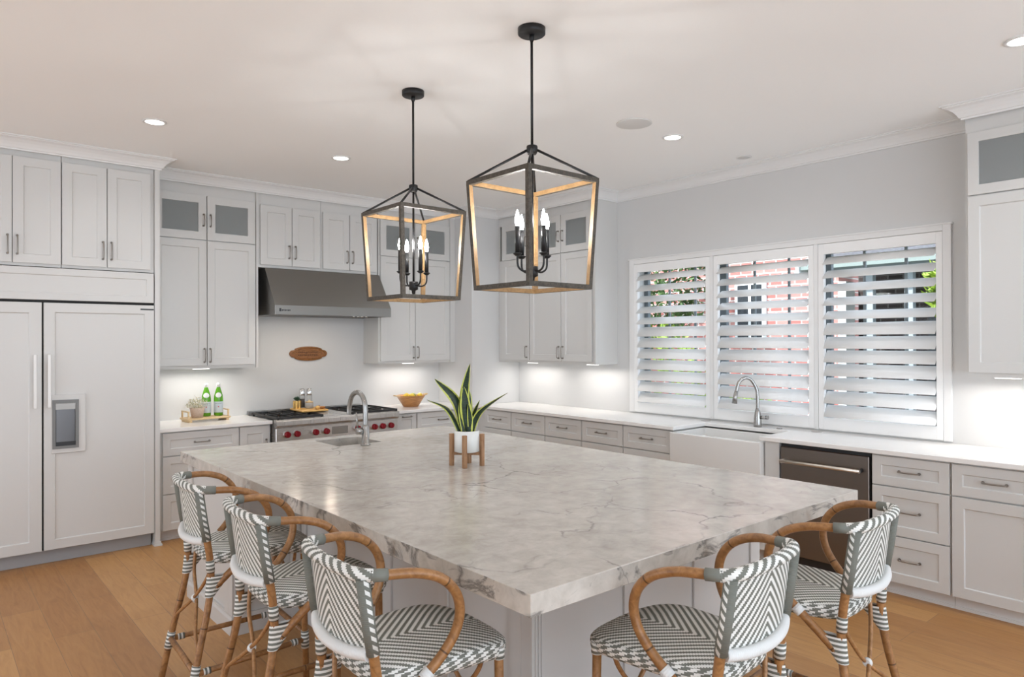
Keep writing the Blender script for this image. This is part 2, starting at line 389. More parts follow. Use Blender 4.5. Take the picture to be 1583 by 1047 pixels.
# ------------------------------------------------------------------ room shell
XW, YR, ZC = 5.263, 6.68, 3.056          # window wall, range wall, ceiling
X0, Y0 = -3.0, -2.5
struct(MB().box(X0 - .2, Y0 - .2, -0.12, XW + .2, YR + .2, 0).build('floor', M_floor))
struct(MB().box(X0 - .2, Y0 - .2, ZC, XW + .2, YR + .2, ZC + .25).build('ceiling', M_ceil))
struct(MB().box(X0 - .2, YR, 0, XW + .2, YR + .2, ZC).build('wall_back', M_wall))
WY0, WY1, WZ0, WZ1 = 1.690, 4.340, 0.925, 2.338
struct(MB().box(XW, Y0, 0, XW + .2, WY0, ZC).box(XW, WY1, 0, XW + .2, YR, ZC).box(XW, WY0, 0, XW + .2, WY1, WZ0)
       .box(XW, WY0, WZ1, XW + .2, WY1, ZC).build('wall_right', M_wall))
struct(MB().box(4.585, 6.045, 0, XW, YR, ZC).build('wall_corner', M_wall))
LO0, LO1, LOZ = 2.5, 5.3, 2.3  # unseen door opening, added so sun on the floor brightens the ceiling
struct(MB().box(X0 - .2, Y0, 0, X0, LO0, ZC).box(X0 - .2, LO1, 0, X0, YR, ZC).box(X0 - .2, LO0, LOZ, X0, LO1, ZC).build('wall_left', M_wall))
w_ = MB()
for y in (LO0 + .04, (LO0 + LO1) / 2, LO1 - .04): w_.box(X0 - .14, y - .04, 0, X0 - .06, y + .04, LOZ)
w_.box(X0 - .14, LO0, LOZ - .08, X0 - .06, LO1, LOZ); struct(w_.build('door_1', M_trim))
pd = bpy.data.lights.new('daylight_portal', 'AREA'); pd.shape = 'RECTANGLE'; pd.size = LO1 - LO0; pd.size_y = LOZ; pd.cycles.is_portal = True
po = bpy.data.objects.new('daylight_portal', pd); COL.objects.link(po); po.location = (X0 - .21, (LO0 + LO1) / 2, LOZ / 2); po.rotation_euler = (PI / 2, 0, -PI / 2)
fw = MB()                                 # unseen rear wall of the great room: three tall window openings added for daylight
ops = ((-2.8, -0.9), (-0.7, 2.0), (2.2, 5.0))
xs = [X0] + [q for o_ in ops for q in o_] + [XW]
for i in range(0, len(xs), 2): fw.box(xs[i], Y0 - .2, 0, xs[i + 1], Y0, ZC)
for a, b in ops: fw.box(a, Y0 - .2, 0, b, Y0, 0.10); fw.box(a, Y0 - .2, 2.85, b, Y0, ZC)
struct(fw.build('wall_front', M_wall))
for i, (a, b) in enumerate(ops):
    w_ = MB()
    for x in (a + .03, (a + b) / 2, b - .03): w_.box(x - .03, Y0 - .14, .10, x + .03, Y0 - .06, 2.85)
    for z in (.13, 2.82): w_.box(a, Y0 - .14, z - .03, b, Y0 - .06, z + .03)
    wo_ = struct(w_.build('window_%d' % (i + 4), M_trim))  # frames for the added, unseen windows
    pd = bpy.data.lights.new('daylight_portal', 'AREA'); pd.shape = 'RECTANGLE'; pd.size = b - a; pd.size_y = 2.75
    pd.cycles.is_portal = True
    po = bpy.data.objects.new('daylight_portal', pd); COL.objects.link(po); po.location = ((a + b) / 2, Y0 - .21, 1.475); po.rotation_euler = (PI / 2, 0, PI)
pd = bpy.data.lights.new('daylight_portal', 'AREA'); pd.shape = 'RECTANGLE'; pd.size = 2.65; pd.size_y = 1.42; pd.cycles.is_portal = True
po = bpy.data.objects.new('daylight_portal', pd); COL.objects.link(po); po.location = (XW + .21, 3.015, 1.63); po.rotation_euler = (PI / 2, 0, PI / 2)

# crown moulding following walls and cabinet faces (room on the left of the walking direction is -normal)
YU, XU = 6.35, 4.945                      # door faces of the wall cabinets
prof = [(0.0, 2.968), (0.012, 2.968), (0.014, 2.978), (0.022, 2.981), (0.030, 2.996), (0.045, 3.015), (0.066, 3.032), (0.090, 3.041), (0.092, 3.046), (0.105, 3.048), (0.105, ZC - .0005), (0.0, ZC - .0005)]
path = [(X0, 6.02), (1.468, 6.02), (1.468, YU), (4.585, YU), (4.585, 6.045), (XU, 6.045), (XU, 4.563), (XW, 4.563), (XW, 1.472), (XU, 1.472), (XU, 0.55)]
def sweep(path, prof, mb):
    P = [Vector((x, y)) for x, y in path]; rows = []
    for i, p in enumerate(P):
        ns = []
        for a, b in ((i - 1, i), (i, i + 1)):
            if 0 <= a and b < len(P):
                d = (P[b] - P[a]).normalized(); ns.append(Vector((d.y, -d.x)))
        n = ns[0] if len(ns) == 1 else (ns[0] + ns[1]) / (1 + ns[0].dot(ns[1]))
        rows.append([mb.v(p.x + n.x * o, p.y + n.y * o, z) for o, z in prof])
    k = len(prof)
    for i in range(len(P) - 1):
        for j in range(k):
            j2 = (j + 1) % k; mb.face([rows[i][j], rows[i][j2], rows[i + 1][j2], rows[i + 1][j]])
    mb.face(rows[0]); mb.face(rows[-1][::-1]); return mb
struct(sweep(path, prof, MB()).build('trim_1', M_trim))

# ------------------------------------------------------------------ cabinets
def shaker(w, h, fr=0.06, t=0.02, rec=0.009, hole=False):
    """door or drawer front, local x 0..w, z 0..h, face at y=-t, back at y=0"""
    mb = MB(); e = 0.004
    fr = min(fr, h * 0.30, w * 0.3)
    O = [(0, 0), (w, 0), (w, h), (0, h)]; I = [(fr, fr), (w - fr, fr), (w - fr, h - fr), (fr, h - fr)]
    J = [(fr + e, fr + e), (w - fr - e, fr + e), (w - fr - e, h - fr - e), (fr + e, h - fr - e)]
    of = [mb.v(x, -t, z) for x, z in O]; inn = [mb.v(x, -t, z) for x, z in I]; ob = [mb.v(x, 0, z) for x, z in O]
    jn = [mb.v(x, 0 if hole else -t + rec, z) for x, z in (I if hole else J)]
    for i in range(4):
        j = (i + 1) % 4
        mb.face([of[i], of[j], inn[j], inn[i]]); mb.face([inn[i], inn[j], jn[j], jn[i]]); mb.face([of[j], of[i], ob[i], ob[j]])
        if hole: mb.face([ob[i], ob[j], jn[j], jn[i]])
    if not hole: mb.face(jn); mb.face(ob[::-1])
    return mb
def pull(L, vertical, r=0.005, off=0.03):
    mb = MB(); d = (0, 0, 1) if vertical else (1, 0, 0)
    D = Vector(d); o = Vector((0, -off, 0))
    mb.tube(smooth_path([D * (-L / 2), D * (-L / 2) + o * .7, D * (-L / 2 + .012) + o, o * 1.08, D * (L / 2 - .012) + o, D * (L / 2) + o * .7, D * (L / 2)], 4), r, 8)
    for s_ in (-1, 1): mb.lathe([(r * 1.8, 0), (r * 1.8, -0.004)], 10, tuple(D * s_ * L / 2), axis='y')
    return mb
def front(root, kind, x0, x1, z0, z1, hx=None, hz=None, vert=True, L=0.115, fr=0.062):
    w, h = x1 - x0, z1 - z0
    if kind == 'glass':
        d = shaker(w, h, fr, hole=True).build('door', M_cab, root, (x0, 0, z0), bevel=.0012)
        f2 = min(fr, h * .3, w * .3)
        MB().box(f2, -.013, f2, w - f2, -.008, h - f2).build('glass_pane', M_frost, d)
    elif kind == 'slab':
        d = MB().box(0, -.02, 0, w, 0, h).build('panel', M_cab, root, (x0, 0, z0), bevel=.0012)
    else:
        d = shaker(w, h, fr).build(kind, M_cab, root, (x0, 0, z0), bevel=.0012)
    if hx is not None:
        pull(L, vert).build('handle', M_nickel, d, (hx - x0, -.02, hz - z0))
    return d
def cabinet(name, label, cat, loc, rz, W_, H_, D_, fronts, hollow=None, kick=0.0, group=None, kickmat=None, fil=()):
    root = thing(name, label, cat, loc, rz, group); mb = MB(); t = .018
    z0 = kick
    if hollow:
        hz0, hz1 = hollow
        mb.box(0, 0, z0, W_, D_, hz0); mb.box(0, 0, hz1, W_, D_, H_)
        mb.box(0, 0, hz0, t, D_, hz1); mb.box(W_ - t, 0, hz0, W_, D_, hz1); mb.box(t, D_ - t, hz0, W_ - t, D_, hz1)
    else: mb.box(0, 0, z0, W_, D_, H_)
    for f in fil: mb.box(*f)
    mb.build('body', M_cab, root)
    if kick: MB().box(0, .055, 0, W_, D_, kick).box(0, .045, 0, W_, .055, .018).build('toe_kick', kickmat or M_kickcab, root)
    for f in fronts: front(root, *f[0], **f[1])
    return root
R90 = -PI / 2
DB, DT = 1.403 - 1.376, 2.487 - 1.376        # local door bottom / top for tall wall cabinets
GB, GT = 2.495 - 1.376, 2.880 - 1.376
HU = ZC - 1.376 - .0005
# -- range wall, upper left pair with glass doors on top
xl = 1.472
def d_(k, a, b, c, e, **kw): return ((k, a, b, c, e), kw)
cabinet('wall_cabinet', 'tall white wall cabinet left of the range hood, above the tray of green bottles', 'cabinet', (xl, YU + .02, 1.376), 0, 2.375 - xl, HU, YR - YU - .02, [
    d_('door', 1.500 - xl, 1.925 - xl, DB, DT, hx=1.905 - xl, hz=1.49 - 1.376), d_('door', 1.931 - xl, 2.350 - xl, DB, DT, hx=1.953 - xl, hz=1.49 - 1.376),
    d_('glass', 1.500 - xl, 1.925 - xl, GB, GT, hx=1.900 - xl, hz=2.665 - 1.376, L=.10, fr=.068), d_('glass', 1.931 - xl, 2.350 - xl, GB, GT, hx=1.957 - xl, hz=2.665 - 1.376, L=.10, fr=.068)],
    hollow=(GB, GT), fil=[(2.357 - xl, -.02, 0, 2.375 - xl, 0, HU)])
# -- above the hood
for x0_, x1_, hd, lab in ((2.380, 2.990, 2.697, 'small white two-door cabinet over the left half of the range hood'), (2.992, 3.610, 3.292, 'small white two-door cabinet over the right half of the range hood')):
    cabinet('hood_cabinet', lab, 'cabinet', (x0_, YU + .02, 2.292), 0, x1_ - x0_, ZC - 2.292 - .0005, YR - YU - .02, [
        d_('door', .018, hd - x0_ - .003, .025, .575, hx=hd - x0_ - .03, hz=.155), d_('door', hd - x0_ + .003, x1_ - x0_ - .012, .025, .575, hx=hd - x0_ + .03, hz=.155)])
# -- right of the hood
xr = 3.622
cabinet('wall_cabinet', 'tall white wall cabinet right of the range hood, above the wooden bowl', 'cabinet', (xr, YU + .02, 1.376), 0, 4.583 - xr, HU, YR - YU - .02, [
    d_('door', .02, 4.060 - xr - .003, DB, DT, hx=4.035 - xr, hz=1.49 - 1.376), d_('door', 4.060 - xr + .003, 4.510 - xr, DB, DT, hx=4.087 - xr, hz=1.49 - 1.376),
    d_('glass', .02, 4.060 - xr - .003, GB, GT, hx=4.035 - xr, hz=2.665 - 1.376, L=.10, fr=.068), d_('glass', 4.060 - xr + .003, 4.510 - xr, GB, GT, hx=4.087 - xr, hz=2.665 - 1.376, L=.10, fr=.068)],
    hollow=(GB, GT), fil=[(4.515 - xr, -.02, 0, 4.583 - xr, 0, HU)])
# -- window wall: single door then double door, between the corner and the window
yl = 6.043
cabinet('wall_cabinet', 'white one-door wall cabinet beside the corner, left of the window', 'cabinet', (XU + .02, yl, 1.376), R90, yl - 5.515, HU, XW - XU - .02, [
    d_('door', yl - 5.965, yl - 5.518, DB, DT, hx=yl - 5.555, hz=1.49 - 1.376), d_('glass', yl - 5.965, yl - 5.518, GB, GT, hx=yl - 5.55, hz=2.665 - 1.376, L=.10, fr=.068)], hollow=(GB, GT))
yl = 5.513
cabinet('wall_cabinet', 'white two-door wall cabinet nearest the left side of the window', 'cabinet', (XU + .02, yl, 1.376), R90, yl - 4.565, HU, XW - XU - .02, [
    d_('door', .003, yl - 5.042, DB, DT, hx=yl - 5.07, hz=1.49 - 1.376), d_('door', yl - 5.036, yl - 4.62, DB, DT, hx=yl - 5.01, hz=1.49 - 1.376),
    d_('glass', .003, yl - 5.042, GB, GT, hx=yl - 5.07, hz=2.665 - 1.376, L=.10, fr=.068), d_('glass', yl - 5.036, yl - 4.62, GB, GT, hx=yl - 5.01, hz=2.665 - 1.376, L=.10, fr=.068)], hollow=(GB, GT),
    fil=[(yl - 4.583, -.02, 0, yl - 4.565, 0, HU)])
yl = 1.470
cabinet('wall_cabinet', 'tall white wall cabinet right of the window at the picture edge', 'cabinet', (XU + .02, yl, 1.376), R90, yl - .55, HU, XW - XU - .02, [
    d_('door', .016, .455, DB, DT), d_('door', .461, .905, DB, DT), d_('glass', .016, .455, GB, GT, fr=.060), d_('glass', .461, .905, GB, GT, fr=.060)], hollow=(GB, GT))
# -- cabinets above the refrigerator
YF = 6.02
for x0_, x1_, sp, lab in ((0.222, 0.807, 0.515, 'white cabinet pair above the refrigerator, at the left picture edge'), (0.811, 1.430, 1.103, 'white cabinet pair above the refrigerator, beside the glass-door cabinet')):
    cabinet('fridge_cabinet', lab, 'cabinet', (x0_, YF + .02, 2.155), 0, x1_ - x0_, ZC - 2.155 - .0005, YR - YF - .024, [
        d_('door', .002, sp - x0_ - .003, .02, .772, hx=sp - x0_ - .028, hz=.145, L=.13), d_('door', sp - x0_ + .003, min(1.405, x1_) - x0_ - .002, .02, .772, hx=sp - x0_ + .028, hz=.145, L=.13)])
t = MB().box(1.432, YF - .005, 0, 1.468, YR, ZC - .0005).box(1.424, YF - .018, 0, 1.482, YF + .1, .012).box(1.428, YF - .012, 0.012, 1.474, YF + .1, .03).build('cabinet_end_panel', M_cab)
tag(t, 'tall narrow white end panel between the refrigerator and the drawers', 'panel')
# base cabinets
YB, XB, HB = 6.07, 4.65, 0.884
def drawers3(x0, x1, zs=((.690, .872), (.385, .682), (.092, .377)), vert=False):
    c = (x0 + x1) / 2
    return [d_('drawer', x0, x1, a, b, hx=c, hz=(a + b) / 2 + .005, vert=False, L=.115, fr=.058) for a, b in zs]
bd = YR - YB - .024
cabinet('base_cabinet', 'white three-drawer base cabinet beside the refrigerator panel', 'cabinet', (1.470, YB + .02, 0), 0, 2.105 - 1.470, HB, bd, drawers3(.032, .632), kick=.085)
cabinet('base_cabinet', 'narrow white one-door base cabinet on the left side of the range', 'cabinet', (2.107, YB + .02, 0), 0, 2.384 - 2.107, HB, bd, [d_('door', .004, .262, .092, .872, hx=.232, hz=.70, L=.10)], kick=.085)
cabinet('base_cabinet', 'narrow white pull-out base cabinet on the right side of the range', 'cabinet', (3.632, YB + .02, 0), 0, 3.895 - 3.632, HB, bd, [
    d_('drawer', .03, .257, .092, .872, hx=.145, hz=.845, vert=False, L=.10, fr=.055)], kick=.085)
cabinet('base_cabinet', 'white three-drawer base cabinet below the wooden bowl', 'cabinet', (3.897, YB + .02, 0), 0, 4.583 - 3.897, HB, bd, drawers3(.004, .64), kick=.085)
bw = XW - XB - .024
ys = [5.965, 5.471, 4.966, 4.472, 3.978, 3.462]
labs = ['white three-drawer base cabinet tucked in the corner of the window wall', 'second white drawer cabinet from the corner along the window wall', 'middle one of the five white drawer cabinets left of the farmhouse sink',
        'second white drawer cabinet left of the farmhouse sink', 'white three-drawer cabinet directly left of the farmhouse sink']
for i in range(5):
    a, b = ys[i], ys[i + 1]
    if i == 0: a = 6.043
    W_ = a - b - .002
    cabinet('base_cabinet', labs[i], 'cabinet', (XB + .02, a, 0), R90, W_, HB, bw, drawers3((a - 5.915) if i == 0 else .003, W_ - .003), kick=.085, group='drawer cabinets left of the sink')
a, b = 3.458, 2.652
cabinet('sink_cabinet', 'white cabinet carrying the farmhouse sink', 'cabinet', (XB + .02, a, 0), R90, a - b, .60, bw, [d_('door', .004, .400, .092, .59, hx=.37, hz=.5), d_('door', .406, .802, .092, .59, hx=.436, hz=.5)], kick=.085)
tag(MB().box(XB, 2.541, .0, XW, 2.650, HB).build('filler_panel', M_cab, bevel=.001), 'narrow white filler panel between farmhouse sink and dishwasher', 'panel')
a, b = 1.915, 1.466
cabinet('base_cabinet', 'white three-drawer base cabinet directly right of the dishwasher', 'cabinet', (XB + .02, a, 0), R90, a - b, HB, bw, drawers3(.006, .444), kick=.10)
a, b = 1.464, 1.02
cabinet('base_cabinet', 'white base cabinet with one drawer above one door at right picture edge', 'cabinet', (XB + .02, a, 0), R90, a - b, HB, bw, [
    d_('drawer', .006, .440, .690, .872, hx=.223, hz=.786, vert=False, fr=.058), d_('door', .006, .440, .092, .680)], kick=.10)
# ------------------------------------------------------------------ counters
ZT = 0.914
t = MB().prism([(1.470, 6.04), (2.385, 6.04), (2.385, YR), (1.470, YR)], .884, ZT).build('countertop', M_quartz, bevel=.004, seg=2)
tag(t, 'white quartz countertop between refrigerator and range, under the bottle tray', 'countertop')
t = MB().prism([(3.625, 6.03), (4.623, 6.03), (4.623, 3.430), (5.06, 3.430), (5.06, 2.680), (4.623, 2.680), (4.623, .9), (XW - .001, .9), (XW - .001, 6.044), (4.584, 6.044), (4.584, YR), (3.625, YR)], .884, ZT).build('countertop', M_quartz, bevel=.004, seg=2)
tag(t, 'white quartz L-shaped countertop running under the shuttered window', 'countertop')

# ------------------------------------------------------------------ refrigerator
fr_ = thing('refrigerator', 'built-in white panelled refrigerator with ice and water dispenser', 'refrigerator', (0, YF + .02, 0))
MB().box(.222, .001, .105, 1.430, YR - YF - .026, 2.15).build('body', M_gap, fr_)
front(fr_, 'slab', .225, .690, .102, .103)     # thin strip below the left door
shaker(.688 - .224, 1.895 - .105, .075).build('door', M_cab, fr_, (.224, 0, .105), bevel=.0015)
dr = shaker(1.440 - .700 - .012, 1.895 - .105, .068).build('door', M_cab, fr_, (.700, 0, .105), bevel=.0015)
def bigpull(parent, x, z0, z1):
    h = MB().box(-.010, -.062, z0, .010, -.048, z1)
    for z in (z0 + .07, z1 - .07): h.tube([(0, -.020, z), (0, -.05, z)], .008, 8)
    h.build('handle', M_whitemetal, parent, (x, 0, 0), bevel=.003)
bigpull(dr, .030, 1.135 - .105, 1.520 - .105)
dl = [c for c in fr_.children if c.name.startswith('door') and c != dr][0]
bigpull(dl, .421, 1.135 - .105, 1.520 - .105)
shaker(1.425 - .224, 2.148 - 1.915, .05, rec=.006).build('top_panel', M_cab, fr_, (.224, 0, 1.915), bevel=.0015)
MB().box(.224, .045, 0, 1.418, .10, .092).build('toe_kick', M_greykick, fr_)
MB().box(.63, -.022, .0, .725, -.019, .012).build('badge', M_dark, dr, (0, 0, 1.752))
# dispenser sits in a raised frame on the right door
dx, dz = .748 - .700, .800 - .105
MB().box(0, -.026, 0, .215, -.011, .425).build('dispenser_surround', M_cab, dr, (dx - .004, 0, dz), bevel=.002)
ds = MB()
for q in ((.020, 0, .145, .020), (.020, .33, .145, .355), (0, 0, .020, .355), (.145, 0, .165, .355)): ds.box(q[0], -.034, q[1], q[2], -.0255, q[3])
do = ds.build('dispenser', mat('dispenser_frame_steel', (0.20, 0.20, 0.195), 0.5, 0.6), dr, (dx + .002, 0, dz + .032))
cv = MB(); n = 10; zz0, zz1 = .021, .329
rows = []
for k in range(n + 1):
    a_ = PI * k / n; rows.append((.0825 - .0615 * math.cos(a_), -.0262 - .0045 * math.sin(a_)))
for k in range(n):
    (xa, ya), (xb, yb) = rows[k], rows[k + 1]
    cv.face([cv.v(xa, ya, zz0), cv.v(xb, yb, zz0), cv.v(xb, yb, zz1), cv.v(xa, ya, zz1)], 0, None, True)
cv.build('dispenser_recess', mat('dispenser_dark_steel', (0.16, 0.16, 0.165), 0.4, 0.9), do)
MB().box(.021, -.0315, .285, .144, -.0285, .329).build('dispenser_spout_bar', M_nickel, do)
MB().box(.021, -.0325, .021, .144, -.0285, .05).build('dispenser_tray', M_dark, do)

# ------------------------------------------------------------------ range
rg = thing('gas_range', 'stainless steel professional gas range with red knobs', 'range', (0, 0, 0))
MB().box(2.390, 6.03, .08, 3.623, YR - .002, .905).box(2.39, 6.45 + .2, .905, 3.623, YR - .002, .95).build('body', M_steel, rg)
MB().prism([(0, 0), (.045, 0), (.07, .02), (.07, .055), (.055, .07), (0, .07)], 0, 1.234).build('front_ledge', M_steel, rg)
fl = [c for c in rg.children if c.name.startswith('front_ledge')][0]
fl.matrix_local = Matrix(((0, 0, 1, 2.389), (-1, 0, 0, 6.03), (0, 1, 0, .850), (0, 0, 0, 1)))
MB().box(2.392, 5.985, .700, 3.621, 6.03, .848).build('control_panel', M_steel, rg, bevel=.004)
MB().box(2.920, 5.981, .752, 3.078, 5.986, .822).build('display', mat('display_steel', (0.33, 0.32, 0.30), 0.25, 1.0), rg)
od = MB().box(2.40, 5.995, .20, 3.613, 6.03, .690).build('oven_door', M_steel, rg, bevel=.004)
MB().tube([(2.45, 5.94, .64), (3.56, 5.94, .64)], .014, 12).tube([(2.5, 5.94, .64), (2.5, 5.996, .64)], .01, 8).tube([(3.5, 5.94, .64), (3.5, 5.996, .64)], .01, 8).build('handle', M_steel, od)
for lx in (2.43, 3.58):
    for ly in (6.08, 6.6): MB().tube([(lx, ly, 0), (lx, ly, .085)], .02, 12).build('foot', M_steel, rg)
for kx in (2.487, 2.577, 2.752, 2.856, 3.173, 3.350, 3.440, 3.532):
    kb = MB().lathe([(.032, 0), (.032, -.008), (.027, -.012), (.0265, -.040), (.022, -.046)], 20, (0, 0, 0), axis='y', mis=[1, 1, 0, 0, 0]).box(-.005, -.050, -.022, .005, -.040, .022, 0)
    kb.build('knob', [M_red, M_steel], rg, (kx, 5.985, .788))
for gx0, gx1 in ((2.400, 2.830), (3.120, 3.610)):
    gr = MB()
    gy0, gy1 = 5.985, 6.56
    for y in (gy0, (gy0 + gy1) / 2, gy1): gr.box(gx0, y - .008, .925, gx1, y + .008, .945)
    k = 3
    for i in range(k + 1):
        x = gx0 + (gx1 - gx0) * i / k; gr.box(x - .007 if i else x, gy0, .925, x + (.007 if i < k else 0), gy1, .945)
    for i in range(k):
        cx = gx0 + (gx1 - gx0) * (i + .5) / k
        for cy in ((gy0 * 3 + gy1) / 4, (gy0 + 3 * gy1) / 4):
            gr.box(cx - .006, cy - .11, .925, cx + .006, cy - .03, .942); gr.box(cx - .006, cy + .03, .925, cx + .006, cy + .11, .942)
    for x in (gx0 + .01, gx1 - .01):
        for y in (gy0, gy1): gr.box(x - .008, y - .008, .905, x + .008, y + .008, .925)
    gr.build('grate', M_iron, rg)
    for i in range(2):
        for j in range(2):
            MB().lathe([(.05, .905), (.05, .915), (.033, .918), (.033, .926), (.0, .928)], 18, (gx0 + .11 + i * .22, 6.13 + j * .29, 0)).build('burner', M_iron, rg)
MB().box(2.400, 5.985, .905, 3.61, 6.6, .908).build('burner_pan', M_dark, rg)
MB().box(2.838, 5.99, .908, 3.112, 6.56, .938).build('griddle', M_steel, rg, bevel=.006)

# ------------------------------------------------------------------ range hood
hd_ = thing('range_hood', 'wide stainless steel wall hood with sloped front over the range', 'range hood', (2.43, 0, 0))
W_ = 1.185
def extr(poly, x0, x1, mb):                # polygon in (y,z) extruded along x
    a = [mb.v(x0, y, z) for y, z in poly]; b = [mb.v(x1, y, z) for y, z in poly]; n = len(poly)
    mb.face(a); mb.face(b[::-1])
    for i in range(n): mb.face([a[i], a[(i + 1) % n], b[(i + 1) % n], b[i]])
    return mb
hb = MB(); t_ = .012
extr([(6.10, 1.850), (6.10, 1.935), (6.335, 2.286), (YR - .002, 2.286), (YR - .002, 1.850), (YR - .02, 1.850), (YR - .02, 2.27), (6.345, 2.27), (6.115, 1.93), (6.115, 1.850)], 0, W_, hb)
for x in (0, W_ - t_): extr([(6.102, 1.852), (6.102, 1.933), (6.336, 2.28), (YR - .004, 2.28), (YR - .004, 1.852)], x + .0005, x + t_ - .0005, hb)
hb.build('body', M_hood, hd_, bevel=.002)
MB().box(.014, 6.118, 1.862, W_ - .014, YR - .022, 1.872).build('under_panel', M_dwsteel, hd_)
for x in (.22, .58): MB().lathe([(.035, 1.861), (.035, 1.856), (.0, 1.8555)], 16, (x, 6.19, 0)).build('lamp', M_led, hd_)
for i in range(4): MB().lathe([(.012, 1.861), (.012, 1.842), (.0, 1.841)], 10, (.80 + i * .045, 6.15, 0)).build('control_knob', M_chrome, hd_)
bg = MB().box(0, 6.0985, 1.880, .018, 6.1005, 1.908)
for i in range(6): bg.box(.022 + i * .014, 6.0985, 1.884 + (i % 2) * .002, .032 + i * .014, 6.1005, 1.898)
bg.build('badge', M_dark, hd_, (.04, 0, 0))
for x in (.22, .58): area('hood_light', hd_, (x, 6.19, 1.853), .05, .05, 1.3, (1, .86, .70), 'DISK')

# plaque on the wall above the range
pq = MB(); o_ = []
for k in range(40):
    a_ = 2 * PI * k / 40; x, z = .198 * math.cos(a_), .072 * math.sin(a_)
    notch = 1 - .10 * math.exp(-((abs(abs(math.cos(a_)) - .80)) / .06) ** 2)
    o_.append((x * (notch if abs(x) > .1 else 1), z * notch))
a_ = [pq.v(x, 0, z) for x, z in o_]; b_ = [pq.v(x, -.014, z) for x, z in o_]; c_ = [pq.v(x * .88, -.018, z * .82) for x, z in o_]; e_ = [pq.v(x * .84, -.013, z * .76) for x, z in o_]
pq.face(a_)
for i in range(40):
    j = (i + 1) % 40
    for p, q in ((a_, b_), (b_, c_), (c_, e_)): pq.face([p[i], p[j], q[j], q[i]])
pq.face(e_[::-1])
po_ = pq.build('carved_plaque', M_plaque, None, (3.0, YR - .0005, 1.487)); tag(po_, 'carved oval wooden plaque on the white wall above the range', 'plaque')
ln = MB(); random.seed(3)
for r_ in range(2):
    x = -.11
    while x < .10:
        w_ = random.uniform(.008, .018); ln.box(x, -.0155, .008 - r_ * .028, x + w_, -.0128, .020 - r_ * .028); x += w_ + .007
ln.build('carved_lettering', mat('burnt_lettering', (0.12, 0.045, 0.015), 0.7), po_)
for s_ in (-1, 1):
    MB().tube(smooth_path([(s_ * .10, -.0155, .035), (0, -.0158, .044), (-s_ * .10, -.0155, .035)] if s_ > 0 else [(.10, -.0155, -.038), (0, -.0158, -.046), (-.10, -.0155, -.038)], 5), .004, 6).build('carved_scroll', mat('scroll_wood', (0.30, 0.12, 0.035), 0.5), po_)

# ------------------------------------------------------------------ dishwasher
dw = thing('dishwasher', 'stainless steel dishwasher with a long bar handle right of the sink', 'dishwasher', (XB + .02, 2.538, 0), R90)
MB().box(.004, .002, .09, .615, bw, .880).build('body', M_dark, dw)
MB().box(.008, -.022, .105, .610, 0, .856).build('door', M_dwsteel, dw, bevel=.004)
MB().box(.004, .03, 0, .615, .06, .09).build('toe_kick', M_dark, dw)
h = MB().tube([(.030, -.075, .762), (.575, -.075, .762)], .0125, 14)
h.build('handle', mat('satin_steel', (0.66, 0.60, 0.53), 0.42, 1.0), dw)
for x in (.045, .560): MB().tube([(x, -.022, .762), (x, -.078, .762)], .015, 12).build('handle_bracket', M_dark if x > .3 else M_steel, dw)

# ------------------------------------------------------------------ farmhouse sink
sk = MB(); n = 14; bow = []
for k in range(n + 1):
    s_ = k / n; y = 3.452 - s_ * (3.452 - 2.660); bow.append((4.602 - .022 * (1 - (2 * s_ - 1) ** 2), y))
outer = bow + [(5.10, 2.660), (5.10, 3.452)]
inner = [(4.640, 3.425), (4.640, 2.687), (5.055, 2.687), (5.055, 3.425)]
zt, zb = .872, .612
ot = [sk.v(x, y, zt) for x, y in outer]; obm = [sk.v(x, y, zb) for x, y in outer]
it = [sk.v(x, y, zt) for x, y in inner]; ib = [sk.v(x + (.02 if x < 4.8 else -.02), y + (-.02 if y > 3 else .02), .66) for x, y in inner]
N = len(outer)
for i in range(N): sk.face([ot[i], ot[(i + 1) % N], obm[(i + 1) % N], obm[i]])
sk.face(obm)
sk.face(ot[:n + 1] + [it[1], it[0]]); sk.face([ot[n], ot[n + 1], it[2], it[1]]); sk.face([ot[n + 1], ot[n + 2], it[3], it[2]]); sk.face([ot[n + 2], ot[0], it[0], it[3]])
for i in range(4): sk.face([it[i], it[(i + 1) % 4], ib[(i + 1) % 4], ib[i]])
sk.face(ib)
t = sk.build('farmhouse_sink', M_porc, bevel=.006, seg=2); tag(t, 'white apron-front farmhouse sink below the shuttered window', 'sink')
MB().lathe([(.045, .661), (.045, .664), (.02, .662)], 18, (4.85, 3.06, 0)).build('drain', M_fauc, t)

# faucets
def bent(pts, n=8): return smooth_path(pts, n)
fc = thing('kitchen_faucet', 'gooseneck steel faucet with pull-down head behind the farmhouse sink', 'faucet', (5.13, 2.985, ZT))
fs = 1.03
MB().lathe([(.032, 0), (.031, .02), (.029, .07), (.022, .12), (.0155, .145)], 20).build('body', M_fauc, fc)
sp = [(0, 0, .14), (0, 0, .24), (-.004, .008, .305), (-.03, .04, .375), (-.07, .07, .39), (-.105, .10, .355), (-.12, .115, .28)]
MB().tube(bent(sp, 8), .0135, 12).build('spout', M_fauc, fc)
MB().tube([(-.12, .115, .285), (-.127, .122, .235), (-.131, .127, .185)], [.0145, .018, .0215], 14).build('spray_head', M_fauc, fc)
MB().tube([(0, -.02, .075), (0, -.075, .080)], [.014, .017], 12).tube([(0, -.075, .08), (0, -.09, .08)], .017, 12).build('lever', M_fauc, fc)
fc2 = thing('bar_faucet', 'tall gooseneck steel faucet standing beside the small island sink', 'faucet', (2.288, 4.197, ZT))
MB().lathe([(.034, 0), (.034, .006), (.025, .010), (.0245, .12), (.018, .135)], 20).build('body', M_fauc, fc2)
